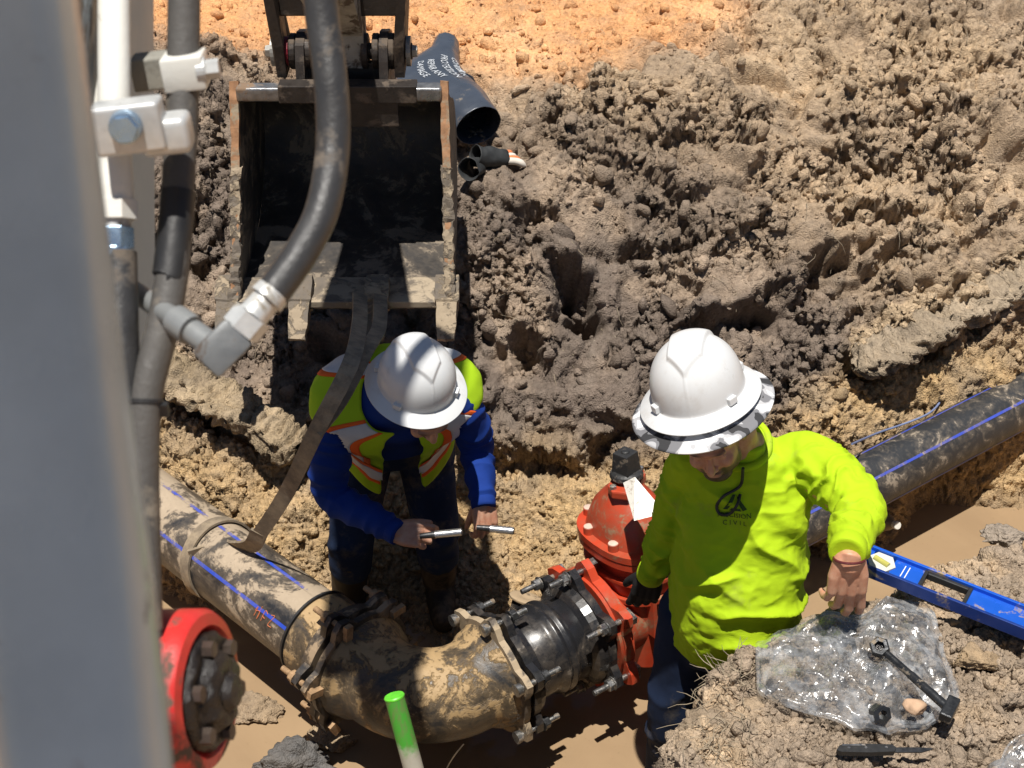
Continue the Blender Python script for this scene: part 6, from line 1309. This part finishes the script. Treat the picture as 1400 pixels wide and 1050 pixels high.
    ctr_ = on_shirt(1004, 707, 0.0); nrm = Vector((-0.12, -0.90, 0.42)).normalized(); xd = Vector((0.96, -0.05, 0.06)); xd = (xd - nrm * xd.dot(nrm)).normalized(); yd = nrm.cross(xd); M_INK = simple('dark_green_print', (0.035, 0.07, 0.012), 0.8, 0, 0.3, 40, bump=0)
    in_shirt_text(bvh, 'PRECISION', 0.0185, ctr_, xd, yd, nrm, M_INK, shirt, 'chest_print'); in_shirt_text(bvh, 'C I V I L', 0.0185, ctr_ - yd * 0.021, xd, yd, nrm, M_INK, shirt, 'chest_print')
    for poly in ([(-0.030, 0.022), (-0.004, 0.062), (0.004, 0.062), (0.000, 0.052), (-0.018, 0.022)], [(0.006, 0.060), (0.034, 0.022), (0.022, 0.020), (0.010, 0.040)], [(-0.012, 0.020), (0.018, 0.020), (0.014, 0.027), (-0.008, 0.027)]):
        bm = bmesh.new(); f = bm.faces.new([bm.verts.new((x, y, 0)) for x, y in poly]); bmesh.ops.triangulate(bm, faces=[f]); bmesh.ops.subdivide_edges(bm, edges=bm.edges[:], cuts=3)
        for v in bm.verts:
            o = ctr_ + xd * v.co.x + yd * v.co.y + nrm * 0.25; hh = bvh.ray_cast(o, -nrm, 0.6); v.co = (hh[0] + nrm * 0.0028) if hh[0] else o
        put(bm_obj('chest_emblem', bm, M_INK, None), shirt)
    return person
man_in_lime()

# ---------------------------------------------------------------- the man in the hi-vis vest, bending
def man_in_vest():
    lat = Vector((0.975, 0.20, 0.0)).normalized(); fw0 = Vector((0.20, -0.975, 0)).normalized()
    pel = Vector((-0.405, 3.90, 0.84)); sp = [pel, Vector((-0.40, 3.84, 0.96)), Vector((-0.385, 3.755, 1.06)), Vector((-0.372, 3.665, 1.135)), Vector((-0.362, 3.605, 1.18)), Vector((-0.352, 3.555, 1.212)), Vector((-0.346, 3.535, 1.225))]
    wid = [(0.170, 0.135), (0.172, 0.135), (0.185, 0.138), (0.196, 0.132), (0.180, 0.108), (0.095, 0.085), (0.070, 0.070)]; rows = []
    for i, (c, (a, b_)) in enumerate(zip(sp, wid)):
        t = (sp[min(i + 1, 6)] - sp[max(i - 1, 0)]).normalized(); f = t.cross(lat) if (t.cross(lat)).dot(fw0) > 0 else lat.cross(t); rows.append((c, lat, f.normalized(), a, b_, 0.015 if i in (1, 2, 3) else 0.0, 2.4))
    shR, shL = Vector((-0.548, 3.590, 1.115)), Vector((-0.182, 3.650, 1.125)); elR = Vector((-0.585, 3.545, 0.835)); wrR = at(541, 727, y=3.385); elL = Vector((-0.118, 3.70, 0.905)); wrL = at(661, 689, y=3.53)
    bm = bmesh.new(); add_rings(bm, torso_rings(lerp_rows(rows, 5)))
    limb(bm, [shR + Vector((0.05, 0.02, 0)), shR, shR.lerp(elR, 0.5) + Vector((-0.015, 0, 0)), elR, elR.lerp(wrR, 0.5) + Vector((0, 0, -0.005)), wrR], [0.064, 0.066, 0.068, 0.061, 0.053, 0.041], 6, 26, True); limb(bm, [shL + Vector((-0.05, 0.02, 0)), shL, shL.lerp(elL, 0.5) + Vector((0.015, 0, 0)), elL, elL.lerp(wrL, 0.5), wrL], [0.064, 0.066, 0.065, 0.058, 0.050, 0.041], 6, 26, True)
    me = remesh(bm, 0.0055, 7); V = arrays(me); h = np.zeros(len(V), np.float32)
    for a, b_ in ((shR, elR), (elR, wrR), (shL, elL), (elL, wrL)):
        A = np.array(a[:]); B = np.array(b_[:]); d = B - A; Ln = np.linalg.norm(d); d /= Ln; t = (V - A) @ d; rr = np.linalg.norm(V - A - np.outer(t, d), axis=1); wgt = sstep(0.11, 0.09, rr) * sstep(-0.02, 0.03, t) * sstep(Ln + 0.02, Ln - 0.03, t); h += wgt * 0.006 * ((1 - np.abs(np.sin(t * 55 + 2.4 * vnoise(V, 10, 5)))) * 1.4 - 0.5)
    push(me, h + 0.003 * fbm(V, 15, 3, 71))
    # body, head, hands
    bm = bmesh.new(); add_rings(bm, torso_rings(lerp_rows([(r[0], r[1], r[2], r[3] * 0.88, r[4] * 0.86, 0.0, 2.2) for r in rows], 4), 40))
    hipR, hipL = pel + lat * -0.09, pel + lat * 0.09; knR, knL = Vector((-0.565, 3.76, 0.47)), Vector((-0.270, 3.80, 0.47)); gR, gL = 0.10, 0.10; ftR, ftL = Vector((-0.600, 3.80, 0.16)), Vector((-0.270, 3.86, 0.16))
    for hp, kn, ft in ((hipR, knR, ftR), (hipL, knL, ftL)): limb(bm, [hp, hp.lerp(kn, 0.5), kn, kn.lerp(ft, 0.5), ft], [0.090, 0.076, 0.056, 0.050, 0.038], 5); cap_tube(bm, [ft + Vector((0, 0.03, -0.03)), ft + Vector((0.02, -0.12, -0.04))], [0.042, 0.034])
    limb(bm, [shR, elR, elR.lerp(wrR, 0.75)], [0.060, 0.044, 0.029], 6); limb(bm, [shL, elL, elL.lerp(wrL, 0.75)], [0.060, 0.044, 0.029], 6); core = remesh(bm, 0.008, 4)
    face = Vector((0.30, -0.66, -0.69)).normalized(); up0 = Vector((0.12, -0.55, 0.83)); xx = face.cross(up0).normalized(); zz = xx.cross(face).normalized(); HM = Matrix.Translation(at(580, 556, y=3.475)) @ Matrix((xx, face, zz)).transposed().to_4x4(); hd, hmask = head_mesh(HM, 1.0)
    dR = (at(605, 736, y=3.36) - wrR).normalized(); handR = hand_mesh(hand_frame(wrR + dR * -0.012, dR, Vector((-0.25, -0.60, 0.72))), 1 * -1, [(34, 42, 20), (40, 48, 22), (46, 52, 24), (50, 56, 24)], 0.04, 1.02, (0.42, 0.45), 0.0026, fore=elR)
    dL = Vector((0.10, -0.42, -0.90)).normalized(); handL = hand_mesh(hand_frame(wrL + dL * -0.014, dL, Vector((0.30, -0.80, 0.42))), -1 * -1, [(34, 44, 22), (40, 50, 24), (46, 54, 26), (52, 56, 26)], 0.04, 1.0, (0.40, 0.55), 0.0026, fore=elL)
    person = join_person('person', [(core, None), (hd, hmask), (handR, None), (handL, None)], M_SKIN1, 'man in hi-vis vest and blue sleeves bending over with a metal rod in each hand'); person.name = 'person.001'
    shirt = mesh_obj('shirt', me, M_BLUESH, person)
    for wr, el, r in ((wrL, elL, 0.041), (wrR, elR, 0.041)):
        bm = bmesh.new(); d = (wr - el).normalized(); add_lathe(bm, [(r * 0.93, -0.030), (r, -0.026), (r * 1.0, -0.006), (r * 0.95, 0.004), (r * 0.75, 0.004)], Matrix.Translation(wr + d * 0.010) @ frame_from(d).to_4x4(), 36); put(bm_obj('cuff', bm, M_BLUESH, None, smooth=True, autosmooth=False), shirt)
    # vest: a shell over the torso, open in front, cut away at the arms, with tape strips laid on it
    nth = 160; vr = [(r[0], r[1], r[2], r[3] + 0.026 + (0.048 if i in (3, 4) else 0.006), r[4] + 0.034, r[5], 2.4) for i, r in enumerate(rows[:6])]; vr[5] = (rows[5][0] + Vector((0, 0.008, -0.004)), rows[5][1], rows[5][2], 0.118, 0.108, 0, 2.4)
    vr = [(vr[0][0] + Vector((0, -0.02, 0.02)), vr[0][1], vr[0][2], vr[0][3] + 0.012, vr[0][4] + 0.02, 0.02, 2.4)] + vr[1:]
    L_ = lerp_rows(vr, 16); G = np.array([[p[:] for p in ring] for ring in torso_rings(L_, nth)], np.float32); nv = len(L_)
    th = np.arange(nth) / nth * 360.0; fr = sstep(60, 0, np.abs((th - 90 + 180) % 360 - 180)); vv = np.linspace(0, 1, nv)
    G[:, :, 2] -= (fr[None] * (0.055 * sstep(0.75, 0.0, vv))[:, None]); G[:, :, 1] -= (fr[None] * (0.035 * sstep(0.7, 0.0, vv))[:, None])   # front panels hang away from the chest
    gf = G.reshape(-1, 3); wr_ = (0.010 * fbm(gf, 7, 3, 81) + 0.005 * fbm(gf, 22, 2, 83)).reshape(nv, nth); cen = np.array([r[0][:] for r in L_], np.float32)[:, None]; dirv = G - cen; dirv /= np.linalg.norm(dirv, axis=2, keepdims=True) + 1e-6; G = G + dirv * wr_[..., None]
    def keep(i, k):
        q = Vector(G[i, k].tolist()); dth = abs((th[k] - 90 + 180) % 360 - 180)
        if dth < 15 - 9 * (i / nv): return False
        for s_, e_ in ((shR, elR), (shL, elL)):
            d = (e_ - s_).normalized(); a_ = s_ - lat * (0.035 if s_ is shR else -0.035); t = (q - a_).dot(d); rr = (q - a_ - d * t).length
            if rr < 0.086 and t > 0.02: return False
        return True
    K = np.array([[keep(i, k) for k in range(nth)] for i in range(nv)])
    def patch(name, cond, off, mat, parent, thick=0.003):
        vid = {}; V_, F_ = [], []
        for i in range(nv - 1):
            for k in range(nth):
                k2 = (k + 1) % nth
                if not (K[i, k] and K[i + 1, k] and K[i, k2] and K[i + 1, k2]): continue
                if not cond(vv[i] * 0.5 + vv[i + 1] * 0.5, (th[k] + 360.0 / nth / 2)): continue
                f = []
                for a_, b_ in ((i, k), (i, k2), (i + 1, k2), (i + 1, k)):
                    if (a_, b_) not in vid: vid[(a_, b_)] = len(V_); V_.append(G[a_, b_] + dirv[a_, b_] * off)
                    f.append(vid[(a_, b_)])
                F_.append(f)
        if not F_: return None
        V_ = np.array(V_); edges = {}
        for f in F_:
            for a_, b_ in zip(f, f[1:] + f[:1]): edges[(min(a_, b_), max(a_, b_))] = edges.get((min(a_, b_), max(a_, b_)), 0) + 1
        nb = {}
        for (a_, b_), c_ in edges.items():
            if c_ == 1: nb.setdefault(a_, []).append(b_); nb.setdefault(b_, []).append(a_)
        if name == 'vest':
            for _ in range(14):                                    # ease the cut edge
                W_ = V_.copy()
                for v_, l_ in nb.items():
                    if len(l_) == 2: W_[v_] = 0.5 * V_[v_] + 0.25 * (V_[l_[0]] + V_[l_[1]])
                V_ = W_
        par = list(range(len(V_)))
        def find(x):
            while par[x] != x: par[x] = par[par[x]]; x = par[x]
            return x
        for f in F_:
            for q in f[1:]: par[find(q)] = find(f[0])
        comps = {}
        for f in F_: comps.setdefault(find(f[0]), []).append(f)
        first = None
        for fs in comps.values():                                  # every separate strip is its own piece
            if len(fs) < 8: continue
            ids = sorted({q for f in fs for q in f}); mp = {q: i for i, q in enumerate(ids)}
            o = mesh_np(name, V_[ids], np.array([[mp[q] for q in f] for f in fs]), mat); s_m = o.modifiers.new('thickness', 'SOLIDIFY'); s_m.thickness = thick; s_m.offset = 1; put(o, parent); first = first or o
        return first
    vest = patch('vest', lambda v, t: True, 0.0, M_VEST, person)
    dd = lambda t, c: abs((t - c + 180) % 360 - 180)
    for c in (46, 134, 232, 308):                                 # shoulder tapes front and back, orange edged
        patch('reflective_tape', lambda v, t: dd(t, c) < 12.5 and v > 0.20, 0.0045, M_TAPE, vest, 0.0015)
        for e in (-15.5, 15.5): patch('orange_edge', lambda v, t: dd(t, c + e) < 3.2 and v > 0.16, 0.0035, M_OR, vest, 0.0015)
    patch('reflective_tape', lambda v, t: 0.15 < v < 0.25, 0.0062, M_TAPE, vest, 0.0015)
    for lo, hi in ((0.115, 0.15), (0.25, 0.285)): patch('orange_edge', lambda v, t: lo < v < hi, 0.0055, M_OR, vest, 0.0015)
    # trousers and boots
    bm = bmesh.new(); tr = [(pel + Vector((0, 0, -0.10)), lat, fw0, 0.160, 0.130, 0, 2.4), (pel, lat, fw0, 0.168, 0.140, 0, 2.4), (sp[1], lat, rows[1][2], 0.166, 0.132, 0, 2.4)]; add_rings(bm, torso_rings(lerp_rows(tr, 4), 48))
    for hp, kn, ft in ((hipR, knR, ftR), (hipL, knL, ftL)): limb(bm, [hp, hp.lerp(kn, 0.5), kn, kn.lerp(ft, 0.55)], [0.108, 0.094, 0.082, 0.078], 6, 24)
    tm = remesh(bm, 0.008, 6); V = arrays(tm); push(tm, 0.007 * (1 - 2 * np.abs(np.sin(V[:, 2] * 24 + 2.5 * vnoise(V, 7, 3)))) * sstep(0.0, 0.5, vnoise(V, 5, 9)) + 0.003 * fbm(V, 20, 2, 5)); mesh_obj('trousers', tm, M_DENIM2, person)
    for kn, ft in ((knR, ftR), (knL, ftL)):
        gz = ft.z - 0.16; bm = bmesh.new(); limb(bm, [kn.lerp(ft, 0.35), kn.lerp(ft, 0.7), ft], [0.080, 0.068, 0.062], 5, 24); cap_tube(bm, [ft + Vector((0, 0.04, -0.04)), ft + Vector((0.01, -0.06, -0.045)), ft + Vector((0.02, -0.15, -0.06))], [0.058, 0.056, 0.046]); mesh_obj('rubber_boot', remesh(bm, 0.007, 4), M_BOOT, person)
    hup = Vector((0.13, -0.22, 0.95)).normalized(); hfw = Vector((0.42, -0.90, -0.2)); hx = hfw.cross(hup).normalized(); hfw = hup.cross(hx).normalized(); hard_hat(Matrix.Translation(at(569, 527, y=3.47)) @ Matrix((hx, hfw, hup)).transposed().to_4x4() @ Matrix.Scale(1.02, 4), person)
    # rods held in the hands
    for (a, b_, lab) in (((at(574, 733, y=3.345), at(632, 727, y=3.345)), None, 'silver rod with a dark end in the right hand of the bending man'), ((at(652, 721, y=3.46), at(703, 726, y=3.44)), None, 'silver rod with a dark end in the left hand of the bending man')):
        p0, p1 = a; r = empty('metal_rod', p0); d = (p1 - p0)
        bm = bmesh.new(); add_cyl(bm, p0 + d * 0.36, p0 + d * 0.98, 0.0118, 0.0118, 20); bm_obj('rod_sleeve', bm, simple('brushed_rod', (0.62, 0.61, 0.60), 0.3, 0.85, 0.2, 40), r, smooth=True)
        bm = bmesh.new(); add_cyl(bm, p0, p0 + d * 0.37, 0.0085, 0.0112, 20); bm_obj('rod_end', bm, M_DKSTEEL, r, smooth=True); bm = bmesh.new(); add_cyl(bm, p0 + d * 0.975, p1, 0.0108, 0.0100, 20); bm_obj('rod_tip', bm, M_DKSTEEL, r, smooth=True); tag(r, lab, 'rod')
    return person
man_in_vest()
